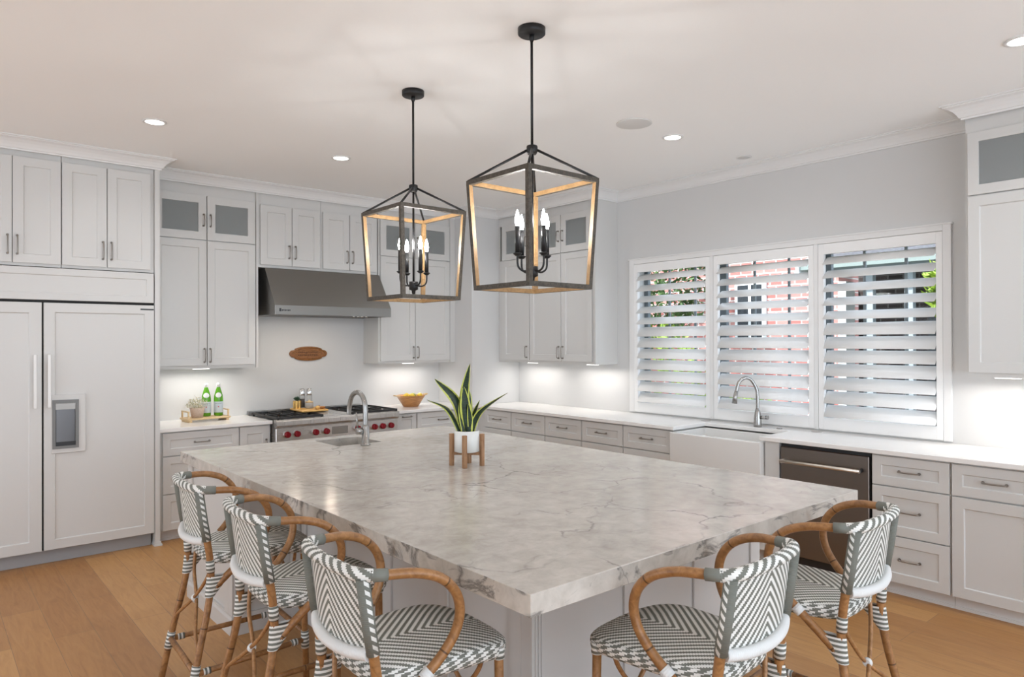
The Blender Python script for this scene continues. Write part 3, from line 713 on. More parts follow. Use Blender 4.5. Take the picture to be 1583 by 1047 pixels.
MB().tube(bent([(0, 0, .13), (0, 0, .23), (0, .014, .29), (0, .06, .335), (0, .125, .345), (0, .19, .315), (0, .225, .25), (0, .235, .19)], 8), .0165, 14).build('spout', M_fauc, fc2)
MB().tube([(-.02, .005, .095), (-.062, .012, .095)], .023, 14).build('lever_hub', M_fauc, fc2)
MB().tube([(-.052, .012, .11), (-.060, .014, .22)], [.007, .005], 8).build('lever', M_fauc, fc2)

# round counter outlets and sink button
for y, lab in ((3.50, 'grey round pop-up outlet on the counter left of the kitchen faucet'), (2.525, 'grey round pop-up outlet on the counter right of the kitchen faucet')):
    t = MB().lathe([(.040, ZT), (.040, ZT + .004), (.030, ZT + .007), (.001, ZT + .0075)], 22, (5.175, y, 0)).build('popup_outlet', mat('outlet_grey', (0.40, 0.38, 0.36), 0.4), None)
    tag(t, lab, 'outlet', 'round counter outlets')
t = MB().lathe([(.022, ZT), (.022, ZT + .006), (.012, ZT + .010), (.001, ZT + .0105)], 16, (5.13, 2.80, 0)).build('sink_button', M_fauc, None)
tag(t, 'small round steel button on the counter beside the kitchen faucet', 'button')

# ------------------------------------------------------------------ island
IX0, IX1, IY0, IY1, IZ0 = 1.2726, 3.2983, 1.417, 4.729, 0.850
SX0, SX1, SY0, SY1 = 2.120, 2.450, 4.262, 4.610
it_ = MB()
def ring_prism(mb, O, I, z0, z1):
    lo = [mb.v(x, y, z0) for x, y in O]; hi = [mb.v(x, y, z1) for x, y in O]; li = [mb.v(x, y, z0) for x, y in I]; hi2 = [mb.v(x, y, z1) for x, y in I]
    for i in range(4):
        j = (i + 1) % 4
        mb.face([hi[i], hi[j], hi2[j], hi2[i]]); mb.face([lo[j], lo[i], li[i], li[j]]); mb.face([lo[i], lo[j], hi[j], hi[i]]); mb.face([hi2[i], hi2[j], li[j], li[i]])
ring_prism(it_, [(IX0, IY0), (IX1, IY0), (IX1, IY1), (IX0, IY1)], [(SX0, SY0), (SX1, SY0), (SX1, SY1), (SX0, SY1)], IZ0, ZT)
t = it_.build('island_countertop', M_stone, bevel=.002); tag(t, 'huge grey veined marble slab topping the kitchen island', 'countertop')
isl = thing('kitchen_island', 'white panelled island base standing under the marble slab', 'island', (0, 0, 0))
BX0, BX1, BY0, BY1 = 1.715, 3.262, 1.902, 4.70
CX0, CY0 = 1.322, 3.905                    # full-width cabinet block at the far end
mb = MB().prism([(BX0, BY0), (BX1, BY0), (BX1, BY1), (CX0, BY1), (CX0, CY0), (BX0, CY0)], 0.0, .6)
mb.prism([(BX0, BY0), (BX1, BY0), (BX1, 4.20), (CX0, 4.20), (CX0, CY0), (BX0, CY0)], .6, IZ0 - .0005)
mb.prism([(CX0, 4.20), (SX0 - .05, 4.20), (SX0 - .05, BY1), (CX0, BY1)], .6, IZ0 - .0005).prism([(SX1 + .05, 4.20), (BX1, 4.20), (BX1, BY1), (SX1 + .05, BY1)], .6, IZ0 - .0005)
mb.build('body', M_cab, isl)
def stile(face, a, b, parent=isl):
    s_ = MB(); zt_ = IZ0 - .001; d = .012
    if face == 'L': s_.box(BX0 - d, a, .0, BX0, b, zt_)
    elif face == 'F': s_.box(a, BY0 - d, .0, b, BY0, zt_)
    elif face == 'CL': s_.box(CX0 - d, a, .0, CX0, b, zt_)
    elif face == 'CF': s_.box(a, CY0 - d, .0, b, CY0, zt_)
    return s_.build('stile', M_cab, parent, bevel=.0015)
for a, b in ((1.953, 2.02), (2.425, 2.500), (2.885, 2.955), (3.36, 3.435), (3.83, 3.892)): stile('L', a, b)
for a, b in ((2.217, 2.30), (2.70, 2.78), (3.18, 3.262)): stile('F', a, b)
for a, b in ((3.956, 4.02), (4.62, 4.70)): stile('CL', a, b)
for a, b in ((CX0 + .051, CX0 + .085), (1.64, 1.702)): stile('CF', a, b)
# fluted posts on the two seating corners of the base
def post(x, y):
    s_ = MB(); zt_ = IZ0 - .001
    s_.box(x - .012, y - .012, 0, x + .05, y + .05, zt_)
    for k in range(3): s_.box(x + .001 + k * .015, y - .017, .12, x + .009 + k * .015, y - .0122, zt_)
    return s_.build('corner_post', M_cab, isl, bevel=.001)
post(BX0, BY0); post(CX0, CY0)
pth = [(CX0, 4.70), (CX0, CY0), (BX0, CY0), (BX0, BY0), (BX1, BY0), (BX1, 4.70)]
bp = [(0.0, 0.0), (0.020, 0.0), (0.020, .085), (0.014, .10), (0.014, .11), (0.0, .11)]
P2 = [(x, y) for x, y in pth]
sweep(P2, bp, MB()).build('baseboard', M_cab, isl)
sb = MB(); th = .012
sb.box(SX0 - .012, SY0 - .012, .66, SX1 + .012, SY1 + .012, .672)
for q in ((SX0 - .012, SY0 - .012, SX0, SY1 + .012), (SX1, SY0 - .012, SX1 + .012, SY1 + .012), (SX0, SY0 - .012, SX1, SY0), (SX0, SY1, SX1, SY1 + .012)): sb.box(q[0], q[1], .672, q[2], q[3], IZ0 - .0005)
t = sb.build('prep_sink', M_steel); tag(t, 'small square steel undermount sink set in the island', 'sink')
MB().lathe([(.04, .672), (.04, .675), (.02, .673)], 16, ((SX0 + SX1) / 2, (SY0 + SY1) / 2, 0)).build('drain', M_fauc, t)

# ------------------------------------------------------------------ shuttered window
wc = MB()
for q in ((WY0 - .05, WZ0 - .0, WY0, WZ1 + .045), (WY1, WZ0 - .0, WY1 + .06, WZ1 + .045), (WY0, WZ1, WY1, WZ1 + .045)):
    wc.box(XW - .022, q[0], q[1], XW, q[2], q[3]); 
wc.box(XW - .030, WY0 - .058, WZ1 + .040, XW, WY1 + .068, WZ1 + .052)
struct(wc.build('trim_2', M_trim, bevel=.002))
LX = XW - .006                             # louver axis
PAN = ((4.340, 3.4985, 4.296, 3.542, 'leftmost of the three white plantation shutters on the window'),
       (3.4625, 2.5745, 3.419, 2.618, 'middle white plantation shutter, behind the kitchen faucet'),
       (2.5405, 1.691, 2.497, 1.731, 'rightmost of the three white plantation shutters on the window'))
OZ0, OZ1, NL = 1.018, 2.258, 12
pitch = (OZ1 - OZ0) / NL
def louver_mesh(L):
    mb = MB(); prof_ = []
    hw, ht = .056, .0055
    for k in range(16):
        a_ = 2 * PI * k / 16; prof_.append((hw * math.copysign(abs(math.cos(a_)) ** .8, math.cos(a_)), ht * math.sin(a_)))
    A = [mb.v(x, -L / 2, z) for x, z in prof_]; B = [mb.v(x, L / 2, z) for x, z in prof_]
    mb.face(A); mb.face(B[::-1])
    for i in range(16): mb.face([A[i], A[(i + 1) % 16], B[(i + 1) % 16], B[i]], 0, None, True)
    return mb
for (ya, yb, oa, ob_, lab) in PAN:
    r = thing('plantation_shutter', lab, 'window shutter', (LX, (ya + yb) / 2, WZ0 + .004), 0, 'plantation shutters')
    yc = (ya + yb) / 2; zb_ = WZ0 + .004
    for s0, s1 in ((ya, oa), (ob_, yb)): MB().box(-.016, s1 - yc if s1 < s0 else s0 - yc, 0, .018, max(s0, s1) - yc, WZ1 - zb_ - .003).build('stile', M_shut, r, bevel=.0015)
    MB().box(-.016, ob_ - yc, 0, .018, oa - yc, OZ0 - zb_).build('bottom_rail', M_shut, r)
    MB().box(-.016, ob_ - yc, OZ1 - zb_, .018, oa - yc, WZ1 - zb_ - .003).build('top_rail', M_shut, r)
    first = None
    for k in range(NL):
        zc_ = OZ0 + pitch * (k + .5) - zb_; yo = (oa + ob_) / 2 - yc
        if first is None: o = first = louver_mesh(oa - ob_ - .005).build('louver', M_shut, r, (0, yo, zc_))
        else:
            o = first.copy(); COL.objects.link(o); o.location = (0, yo, zc_)
        tilt = math.radians(36 if k >= 7 else 54)
        o.rotation_euler = (0, -tilt, 0)
pm = MB()
for y0_, y1_ in ((3.4640, 3.4970), (2.5420, 2.5730)): pm.box(XW - .024, y0_, WZ0, XW + .02, y1_, WZ1)
struct(pm.build('trim_3', M_trim))
for i, (ya, yb) in enumerate(((WY1, 3.48), (3.48, 2.558), (2.558, WY0))):
    wf = MB(); x0_, x1_ = XW + .135, XW + .175; f_ = .045
    wf.box(x0_, yb, WZ0, x1_, yb + f_, WZ1).box(x0_, ya - f_, WZ0, x1_, ya, WZ1).box(x0_, yb + f_, WZ0, x1_, ya - f_, WZ0 + f_).box(x0_, yb + f_, WZ1 - f_, x1_, ya - f_, WZ1)
    w1 = struct(wf.build('window_%d' % (i + 1), mat('dark_sash_%d' % i, (0.16, 0.19, 0.21), 0.5)))
    gm = MB()
    for q in (1 / 3, 2 / 3): y = yb + (ya - yb) * q; gm.box(x0_ + .012, y - .010, WZ0 + f_, x0_ + .026, y + .010, WZ1 - f_)
    zm = (WZ0 + WZ1) / 2 + .06; gm.box(x0_ + .008, yb + f_, zm - .018, x0_ + .030, ya - f_, zm + .018)
    gm.build('window_muntins', mat('muntin_grey_%d' % i, (0.24, 0.28, 0.30), 0.5), w1)
    MB().box(x0_ + .017, yb + f_, WZ0 + f_, x0_ + .020, ya - f_, WZ1 - f_).build('window_pane', M_pane, w1)

# ------------------------------------------------------------------ ceiling fixtures
cans = [(1.192, 5.008, 'recessed ceiling light above the refrigerator, leftmost on the ceiling', 1), (2.548, 5.058, 'recessed ceiling light above the front of the range hood', 1), (4.096, 5.089, 'recessed ceiling light near the corner, seen through the large lantern', 1),
        (4.101, 3.036, 'recessed ceiling light beside the round ceiling speaker', 1), (4.075, .966, 'recessed ceiling light cut by the right picture edge', 1), (4.983, 3.008, 'small unlit recessed ceiling light over the farmhouse sink', 0)]
extra = [(-1.0, 5.0), (-1.0, 2.6), (-1.0, .4), (1.2, -1.0), (4.1, -1.2)]  # added ceiling lights out of view, to light the room further
def downlight(x, y, lab, on, r=.058):
    t = thing('recessed_light', lab, 'ceiling light', (x, y, ZC), 0, 'recessed ceiling lights')
    MB().lathe([(r + .016, -.0002), (r + .016, -.005), (r, -.007), (r, -.0002)], 28).build('trim_ring', M_trim, t)
    MB().lathe([(r - .001, -.0005), (r - .001, -.004), (.001, -.0042)], 24).build('lens', M_can if on else M_speaker, t)
    if on: area('downlight', t, (0, 0, -.012), r * 1.6, r * 1.6, CAN_W, (.94, .97, 1.0), 'DISK', spread=math.radians(150))
for x, y, lab, on in cans: downlight(x, y, lab, on, .058 if on else .045)
for (x, y), w_ in zip(extra, ('left of the refrigerator', 'over the added garden doors', 'over the left walkway', 'behind the stools', 'behind the right base cabinets')): downlight(x, y, 'added unseen recessed ceiling light ' + w_, 1)
t = MB().lathe([(.118, ZC - .0002), (.118, ZC - .004), (.112, ZC - .006), (.001, ZC - .0065)], 36, (3.645, 3.012, 0)).build('ceiling_speaker', M_speaker)
tag(t, 'round grey ceiling speaker grille right of the large lantern', 'speaker')

# pendants
def pendant(x, y, lab, first=None):
    t = thing('lantern_pendant', lab, 'pendant light', (x, y, ZC), 0, 'lantern pendants over the island')
    MB().lathe([(.064, -.0003), (.064, -.026), (.060, -.030), (.001, -.031)], 28).build('canopy', M_black, t)
    MB().lathe([(.012, -.030), (.012, -.050), (.007, -.062)], 12).tube([(0, 0, -.05), (0, 0, -.545)], .0062, 10).build('stem', M_black, t)
    MB().lathe([(.024, -.545), (.026, -.550), (.026, -.572), (.02, -.585), (.001, -.586)], 16).build('hub', M_black, t)
    a, b, zt_, zb_ = .208, .184, -.712, -1.203
    C_ = ((-1, -1), (1, -1), (1, 1), (-1, 1)); w_ = .021
    for sx, sy in C_:
        MB().tube([(sx * .016, sy * .016, -.565), (sx * (a + .004), sy * (a + .004), zt_ + .008)], .0062, 8).build('roof_arm', M_black, t)
        inw = (-sx, 0, 0)
        p_ = MB(); p_.bar((sx * a, sy * a, zt_), (sx * b, sy * b, zb_), w_, w_, (1, 0, 0))
        for f in p_.bm.faces:
            c = f.calc_center_median(); n_ = f.normal if f.normal.length else None
        o = p_.build('corner_post', [M_lout, M_lin], t)
        for pl in o.data.polygons:
            if pl.normal.dot(Vector((-sx, -sy, 0))) > .5: pl.material_index = 1
    for i in range(4):
        (x1, y1), (x2, y2) = C_[i], C_[(i + 1) % 4]; n_ = Vector((-(x1 + x2), -(y1 + y2), 0)).normalized()
        for nm, q, z, in (('top_rail', a, zt_), ('bottom_rail', b, zb_)):
            o = MB().bar((x1 * q, y1 * q, z), (x2 * q, y2 * q, z), w_, w_, (0, 0, 1), ext=w_ / 2 - .0006).build(nm, [M_lout, M_lin], t)
            for pl in o.data.polygons:
                if pl.normal.dot(n_) > .6: pl.material_index = 1
    MB().tube([(0, 0, -.58), (0, 0, -1.12)], .0062, 10).build('center_rod', M_black, t)
    MB().lathe([(.026, -1.105), (.026, -1.150), (.012, -1.156), (.009, -1.175), (.001, -1.178)], 18).build('candle_hub', M_black, t)
    for k in range(4):
        c_, s_ = math.cos(k * PI / 2 - .09), math.sin(k * PI / 2 - .09)
        def q(r_, z): return (c_ * r_, s_ * r_, z)
        o = MB().tube(smooth_path([q(.02, -1.125), q(.055, -1.128), q(.083, -1.105), q(.085, -1.045)], 5), .0048, 8).build('candle_arm', M_black, t)
        MB().lathe([(.010, -1.062), (.021, -1.052), (.021, -1.049), (.012, -1.046)], 14, q(.085, 0)).lathe([(.0115, -1.048), (.0115, -.925)], 12, q(.085, 0)).build('candle_sleeve', M_black, o)
        MB().lathe([(.007, -.926), (.0115, -.906), (.0115, -.896), (.0075, -.872), (.0035, -.857), (.001, -.851)], 12, q(.085, 0)).build('bulb', M_bulb, o)
    return t
pendant(2.173, 2.400, 'nearer and larger-looking wood lantern pendant, above the snake plant')
pendant(2.191, 3.445, 'farther lantern pendant hanging in front of the range hood')

# under-cabinet lights (diffuser strips below the wall cabinets)
ucs = [(1.92, 6.50, .13, 0, 'under-cabinet light strip above the bottle tray'), (4.06, 6.50, .13, 0, 'under-cabinet light strip above the wooden bowl'),
       (5.09, 5.62, .13, 1, 'under-cabinet light strip by the corner, left of the window'), (5.09, 4.74, .13, 1, 'under-cabinet light strip nearest the window on its left side'),
       (5.07, 1.28, .13, 1, 'under-cabinet light strip right of the window'), (5.07, .98, .13, 1, 'under-cabinet light strip cut by the right picture edge')]
for x, y, L, r_, lab in ucs:
    t = thing('under_cabinet_light', lab, 'cabinet light', (x, y, 1.376), PI / 2 if r_ else 0, 'under-cabinet light strips')
    MB().box(-L / 2 - .008, -.022, -.006, L / 2 + .008, .022, -.0002).build('housing', M_trim, t)
    MB().box(-L / 2, -.016, -.009, L / 2, .016, -.0055).build('lens', M_uc, t)
    area('strip_light', t, (0, 0, -.012), L * 4.5, .03, UC_W, (1, .95, .90), spread=math.radians(160))

# ------------------------------------------------------------------ stools
def make_stool(label, loc, rz):
    t = thing('rattan_stool', label, 'bar stool', loc, rz, 'rattan bar stools at the island')
    # seat
    n = 56; O = []
    for k in range(n):
        a_ = 2 * PI * k / n; c, s_ = math.cos(a_), math.sin(a_)
        e = 0.56
        x = math.copysign(abs(c) ** e, c); y = math.copysign(abs(s_) ** e, s_)
        hw = .212 + .018 * x
        O.append((.026 + x * .242, y * hw))
    mb = MB(); zt_ = .672
    def zs(x, y): return zt_ + .010 * (1 - (abs(y) / .24) ** 2) - .016 * max(0, (x - .10) / .13) ** 2 - .006 * max(0, (-x - .08) / .12) ** 2
    rings = []
    for f in (0.05, .25, .5, .75, .92, 1.0): rings.append([(x * f + .026 * (1 - f), y * f) for x, y in O])
    vv = [[mb.v(x, y, zs(x, y) + (-.004 if i == 5 else 0)) for x, y in rg_] for i, rg_ in enumerate(rings)]
    for i in range(5):
        for k in range(n):
            j = (k + 1) % n
            mb.face([vv[i][k], vv[i][j], vv[i + 1][j], vv[i + 1][k]], 0, [rings[i][k], rings[i][j], rings[i + 1][j], rings[i + 1][k]], True)
    mb.face(vv[0], 0, rings[0], True)
    per = [0.0]
    for k in range(n): per.append(per[-1] + math.dist(O[k], O[(k + 1) % n]))
    prev = vv[5]; pz = 0.0; drop = [(1.022, .010), (1.030, .022), (1.022, .040), (.99, .050)]
    for f, dz in drop:
        cur = [mb.v(x * f, y * f, zs(x, y) - dz) for x, y in O]
        for k in range(n):
            j = (k + 1) % n
            mb.face([prev[k], prev[j], cur[j], cur[k]], 1, [(per[k], pz), (per[k + 1], pz), (per[k + 1], dz), (per[k], dz)], True)
        prev, pz = cur, dz
    mb.face(prev[::-1], 1)
    mb.build('seat', [MW['seat'], MW['rim']], t)
    # back panel
    mb = MB(); ns, nz = 12, 6; rows = []
    for j in range(nz + 1):
        f = j / nz; z = .728 + f * .222; row = []
        for i in range(ns + 1):
            s_ = -1 + 2 * i / ns; y = s_ * .184
            x = (-.231 - .029 * f) - (1 - s_ * s_) * (.034 - .008 * f)
            row.append((x, y, z))
        rows.append(row)
    for sgn in (0, 1):
        V = [[mb.v(x + (.009 if sgn else 0), y, z) for x, y, z in row] for row in rows]
        for j in range(nz):
            for i in range(ns):
                q = [(j, i), (j, i + 1), (j + 1, i + 1), (j + 1, i)]
                mb.face([V[a_][b_] for a_, b_ in q], 0, [(rows[a_][b_][1], rows[a_][b_][2]) for a_, b_ in q], True)
    mb.build('backrest', MW['panel'], t)
    rail = smooth_path([(-.236, -.211, .9645), (-.262, -.190, .966), (-.280, -.135, .967), (-.290, 0, .968), (-.280, .135, .967), (-.262, .190, .966), (-.236, .211, .9645)], 8)
    MB().tube(rail, .0190, 14).build('top_rail', MW['rail'], t)
    MB().tube(smooth_path([(-.236, -.185, .738), (-.262, -.11, .730), (-.275, 0, .727), (-.262, .11, .730), (-.236, .185, .738)], 7), .0175, 12).build('lower_rail', MW['white'], t)
    for s_ in (-1, 1):
        ap = [(-.245, s_ * .208, .965), (-.200, s_ * .222, .962), (-.12, s_ * .240, .955), (-.045, s_ * .248, .928), (.004, s_ * .250, .880), (.022, s_ * .248, .820), (.010, s_ * .242, .758), (-.028, s_ * .233, .700), (-.078, s_ * .224, .650), (-.14, s_ * .214, .592), (-.212, s_ * .204, .525)]
        arm = MB().tube(smooth_path(ap, 7), .0150, 12).build('arm', M_rattan, t)
        MB().tube([(-.245, s_ * .208, .965), (-.222, s_ * .2165, .9638), (-.200, s_ * .2225, .9622)], .0182, 12).build('arm_cuff', mat_grey, arm)
        MB().tube([(-.066, s_ * .2265, .660), (-.088, s_ * .2225, .641)], .0185, 12).build('arm_tie', MW['white'], arm)
        lp = [(-.262, s_ * .197, .950), (-.245, s_ * .197, .83), (-.228, s_ * .197, .73), (-.218, s_ * .197, .65), (-.215, s_ * .199, .56), (-.232, s_ * .208, .44), (-.273, s_ * .224, .26), (-.325, s_ * .246, 0)]
        leg = MB().tube(smooth_path(lp, 5), .0150, 12).build('rear_leg', M_rattan, t)
        MB().tube([(-.2625, s_ * .197, .958), (-.245, s_ * .197, .83), (-.2305, s_ * .197, .742)] if s_ < 0 else [(-.2305, s_ * .197, .742), (-.245, s_ * .197, .83), (-.2625, s_ * .197, .958)], .0190, 14, ref=(1, 0, 0)).build('upright_wrap', MW['upright'], leg)
        MB().tube([(-.2185, s_ * .197, .655), (-.2155, s_ * .198, .605)], .0180, 12).build('seat_wrap', MW['wrap'], leg)
        # wedge-shaped wrap joining brace and leg
        mb = MB(); prev = None; us = 0
        for f in range(6):
            q = f / 5; z = .585 - .085 * q; lx = -.214 - .008 * q; ly = s_ * (.199 + .004 * q)
            half = .019 + (1 - q) * .034; cx = lx + half - .019
            cur = [mb.v(cx + half * math.cos(2 * PI * k / 14), ly + .0195 * math.sin(2 * PI * k / 14), z) for k in range(14)]
            if prev:
                for k in range(14): mb.face([prev[k], prev[(k + 1) % 14], cur[(k + 1) % 14], cur[k]], 0, [(us, 0), (us, .01), (us + .017, .01), (us + .017, 0)], True)
                us += .017
            prev = cur
        mb.build('brace_wrap', MW['wrap'], leg)
        MB().tube([(-.281, s_ * .2272, .225), (-.296, s_ * .2335, .150)], .0185, 12).build('stretcher_wrap', MW['wrap'], leg)
        fp = [(.200, s_ * .198, .640), (.203, s_ * .203, .30), (.208, s_ * .210, 0)]
        fl_ = MB().tube(fp, .0145, 12).build('front_leg', M_rattan, t)
        MB().tube([(.200, s_ * .198, .650), (.2003, s_ * .1985, .612)], .0185, 12).build('collar_wrap', MW['wrap'], fl_)
        MB().tube([(.2035, s_ * .204, .245), (.205, s_ * .206, .165)], .0180, 12).build('stretcher_wrap', MW['wrap'], fl_)
        st = MB().tube([(-.288, s_ * .230, .190), (.204, s_ * .205, .205)], .0125, 10).build('stretcher', M_rattan, t)
        MB().tube([(-.255, s_ * .2286, .191), (-.225, s_ * .2274, .192)], .0150, 10).build('stretcher_tie', MW['wrap'], st)
        MB().tube([(.165, s_ * .2070, .2037), (.135, s_ * .2085, .2028)], .0150, 10).build('stretcher_tie', MW['wrap'], st)
        for nm, xa, xm, xb in (('rear', -.190, -.232, -.270), ('front', .180, .199, .200)):
            MB().tube(smooth_path([(xa, s_ * .150, .632), (xa + (xm - xa) * .5, s_ * .10, .54), (xm + .006 * s_, 0, .44), (xb + .004 * s_, -s_ * .15, .33), (xb, -s_ * .205, .275)], 5), .0078, 8).build('cane_brace', M_rattan2, t)
    for x in (-.232, .199): MB().lathe([(.013, -.011), (.017, -.004), (.017, .004), (.013, .011)], 12, (x, 0, .44), axis='y').build('brace_tie', MW['white'], t)
    MB().tube([(-.287, -.228, .195), (-.287, .228, .195)], .0125, 10).build('stretcher', M_rattan, t)
    MB().tube([(.2035, -.204, .235), (.2035, .204, .235)], .0130, 10).build('footrest', M_rattan, t)
    return t
mat_grey = mat('grey_binding', GREY, 0.6)
STOOLS = [('nearest left stool with its back to the camera, at the front corner of the island', (1.198, 1.905, 0), math.radians(-2.5)),
          ('middle stool of the three along the left side of the island', (1.205, 2.665, 0), math.radians(-2.5)),
          ('farthest stool of the three along the left side of the island, nearest the drawers', (1.200, 3.36, 0), math.radians(-2.5)),
          ('left one of the two stools at the right front side of the island', (1.860, 1.335, 0), math.radians(90 + 4)),
          ('right one of the two stools at the right front, in front of the dishwasher', (2.600, 1.325, 0), math.radians(90 + 4))]
s0 = make_stool(*STOOLS[0])
for lab, loc, rz in STOOLS[1:]:
    c = dup(s0); c.location = loc; c.rotation_euler = (0, 0, rz); c['label'] = lab

# ------------------------------------------------------------------ snake plant
px, py = 2.330, 3.122
sd_ = thing('plant_stand', 'four-legged wooden stand holding the white planter on the island', 'plant stand', (px, py, ZT))
q = .060
for sx in (-1, 1):
    for sy in (-1, 1): MB().box(sx * q - .011, sy * q - .011, 0, sx * q + .011, sy * q + .011, .178).build('leg', M_stand, sd_, bevel=.002)
MB().bar((-q, -q, .068), (q, q, .068), .016, .018, ext=-.012).build('cross_bar', M_stand, sd_); MB().bar((-q, q, .0685), (q, -q, .0685), .016, .017, ext=-.012).build('cross_bar', M_stand, sd_)
pt = thing('snake_plant', 'snake plant with yellow-edged leaves in a white pot on a wooden stand', 'potted plant', (px, py, ZT + .0775))
MB().lathe([(.058, 0), (.0690, .004), (.0690, .118), (.064, .119), (.062, .100), (.001, .099)], 32).build('pot', M_potw, pt)
MB().lathe([(.0615, .1005), (.0615, .106), (.001, .108)], 24).build('soil', M_soil, pt)
def leaf(base, tip, mid, w, tw, n=14):
    mb = MB(); P = smooth_path([base, mid, tip], n // 2); N_ = len(P); rows = []
    for i, p in enumerate(P):
        f = i / (N_ - 1); d = (P[min(i + 1, N_ - 1)] - P[max(i - 1, 0)]).normalized()
        a_ = Vector((math.cos(tw + f * .9), math.sin(tw + f * .9), 0)); a_ = (a_ - d * a_.dot(d)).normalized(); nn = d.cross(a_)
        ww = 1.14 * w * (0.55 + 1.1 * f - 0.55 * f * f) * (1 - max(0, (f - .45) / .55) ** 1.8) + .0008
        rows.append([p + a_ * ww * s_ + nn * (.22 * ww * abs(s_) * 1.0) for s_ in (-1, -.5, 0, .5, 1)])
    for off in (0, 1):
        V = [[mb.v(q_ + (Vector((0, 0, 0)) if not off else (rows[i][2] - q_) * .04 + Vector((0, 0, .0012)))) for q_ in r_] for i, r_ in enumerate(rows)]
        for i in range(N_ - 1):
            for k in range(4):
                f0, f1 = i / (N_ - 1), (i + 1) / (N_ - 1)
                mb.face([V[i][k], V[i][k + 1], V[i + 1][k + 1], V[i + 1][k]], 0, [(k / 4, f0), ((k + 1) / 4, f0), ((k + 1) / 4, f1), (k / 4, f1)], True)
    mb.build('leaf', M_leaf, pt)
RV = Vector((RT.x, RT.y, 0)); FV = Vector((FW.x, FW.y, 0)).normalized()    # directions across and away from the kitchen's entrance side
def L_(b, m_, t_, w, tw):
    cv_ = lambda q_: RV * q_[0] + FV * q_[1] + Vector((0, 0, q_[2]))
    leaf(cv_(b), cv_(t_), cv_(m_), w, math.atan2(RV.y, RV.x) + tw)
L_((0, 0, .10), (-.010, .01, .30), (.020, .0, .490), .029, .15)
L_((-.02, .0, .10), (-.060, .01, .28), (-.178, .0, .405), .025, -.2)
L_((-.035, -.01, .10), (-.105, .0, .235), (-.222, -.01, .290), .016, .3)
L_((.025, .0, .10), (.075, .0, .215), (.228, .0, .325), .021, .2)
L_((.01, -.025, .10), (.0, -.035, .23), (-.012, -.05, .365), .030, -.1)
L_((-.012, -.03, .10), (-.028, -.03, .22), (-.032, -.035, .315), .017, .5)
L_((.018, .02, .10), (.038, .03, .20), (.071, .03, .282), .013, .1)
L_((.005, .03, .10), (.010, .04, .24), (.012, .05, .335), .018, -.4)
L_((.022, -.02, .10), (.022, -.03, .19), (.012, -.045, .27), .016, .2)

# ------------------------------------------------------------------ bottle tray
tr = thing('wooden_tray', 'pale wooden footed tray on the counter left of the range', 'tray', (1.945, 6.455, ZT), math.radians(5))
MB().box(-.185, -.095, .018, .185, .095, .034).build('base', M_tray, tr, bevel=.003)
for sx in (-1, 1):
    MB().box(sx * .16 - .012, -.09, 0, sx * .16 + .012, .09, .018).build('foot', M_tray, tr)
    mb = MB().box(sx * .172 - .006, -.075, .034, sx * .172 + .006, -.063, .085).box(sx * .172 - .006, .063, .034, sx * .172 + .006, .075, .085).box(sx * .172 - .007, -.078, .085, sx * .172 + .007, .078, .095)
    mb.build('handle', M_tray, tr)
def wraptext(body, size, r, z, parent, material, ang):
    cu = bpy.data.curves.new('t', 'FONT'); cu.body = body; cu.size = size; cu.align_x = 'CENTER'
    o = bpy.data.objects.new('t', cu); COL.objects.link(o)
    dg = bpy.context.evaluated_depsgraph_get(); me = bpy.data.meshes.new_from_object(o.evaluated_get(dg))
    bpy.data.objects.remove(o); me.name = 'label_text'
    for v_ in me.vertices:
        a_ = ang + v_.co.x / r; v_.co = Vector((r * math.cos(a_), r * math.sin(a_), z + v_.co.y))
    me.materials.clear(); me.materials.append(material)
    o = bpy.data.objects.new('label_text', me); COL.objects.link(o); o.parent = parent; return o
def bottle(x, y, lab):
    t = thing('water_bottle', lab, 'bottle', (x, y, ZT + .034), 0, 'green water bottles on the tray')
    MB().lathe([(.030, 0), (.0385, .004), (.0390, .15), (.036, .180), (.026, .218), (.0155, .250), (.0140, .262)], 24).build('bottle_glass', M_glassg, t)
    MB().lathe([(.0148, .258), (.0148, .290), (.001, .291)], 16).lathe([(.0140, .245), (.0150, .258)], 16).build('cap', M_white, t)
    lb = MB().lathe([(.0392, .030), (.0395, .031), (.0395, .127), (.0392, .128)], 28); lb.build('paper_label', M_label, t)
    ang = math.atan2(-y, -x); ov = MB(); c = []
    def br_(z): return (.0390 - (z - .15) * .1 if z < .18 else .036 - (z - .18) * .2632) + .0012
    rgs = []
    for f in (0.02, .35, .7, 1.0):
        rgs.append([])
        for k in range(20):
            a_ = 2 * PI * k / 20; z = .186 + .022 * f * math.sin(a_); aa = ang + .75 * f * math.cos(a_); rr = br_(z)
            rgs[-1].append(ov.v(rr * math.cos(aa), rr * math.sin(aa), z))
    for i in range(3):
        for k in range(20): ov.face([rgs[i][k], rgs[i][(k + 1) % 20], rgs[i + 1][(k + 1) % 20], rgs[i + 1][k]])
    ov.face(rgs[0])
    ov.build('neck_label', M_white, t)
    wraptext('S.PELLEGRINO', .0105, .0398, .108, t, M_ink, ang)
    stp = []
    for k in range(10):
        rr = .008 if k % 2 == 0 else .0035; a_ = PI / 2 + k * PI / 5; stp.append((rr * math.cos(a_), rr * math.sin(a_)))
    sm = MB(); c0 = sm.v(.0399 * math.cos(ang), .0399 * math.sin(ang), .082)
    sv = [sm.v(.0399 * math.cos(ang + a_ / .0399), .0399 * math.sin(ang + a_ / .0399), .082 + b_) for a_, b_ in stp]
    for k in range(10): sm.face([c0, sv[k], sv[(k + 1) % 10]])
    sm.build('label_star', M_star, t)
    return t
bottle(2.062, 6.475, 'green glass water bottle on the tray, at the right end')
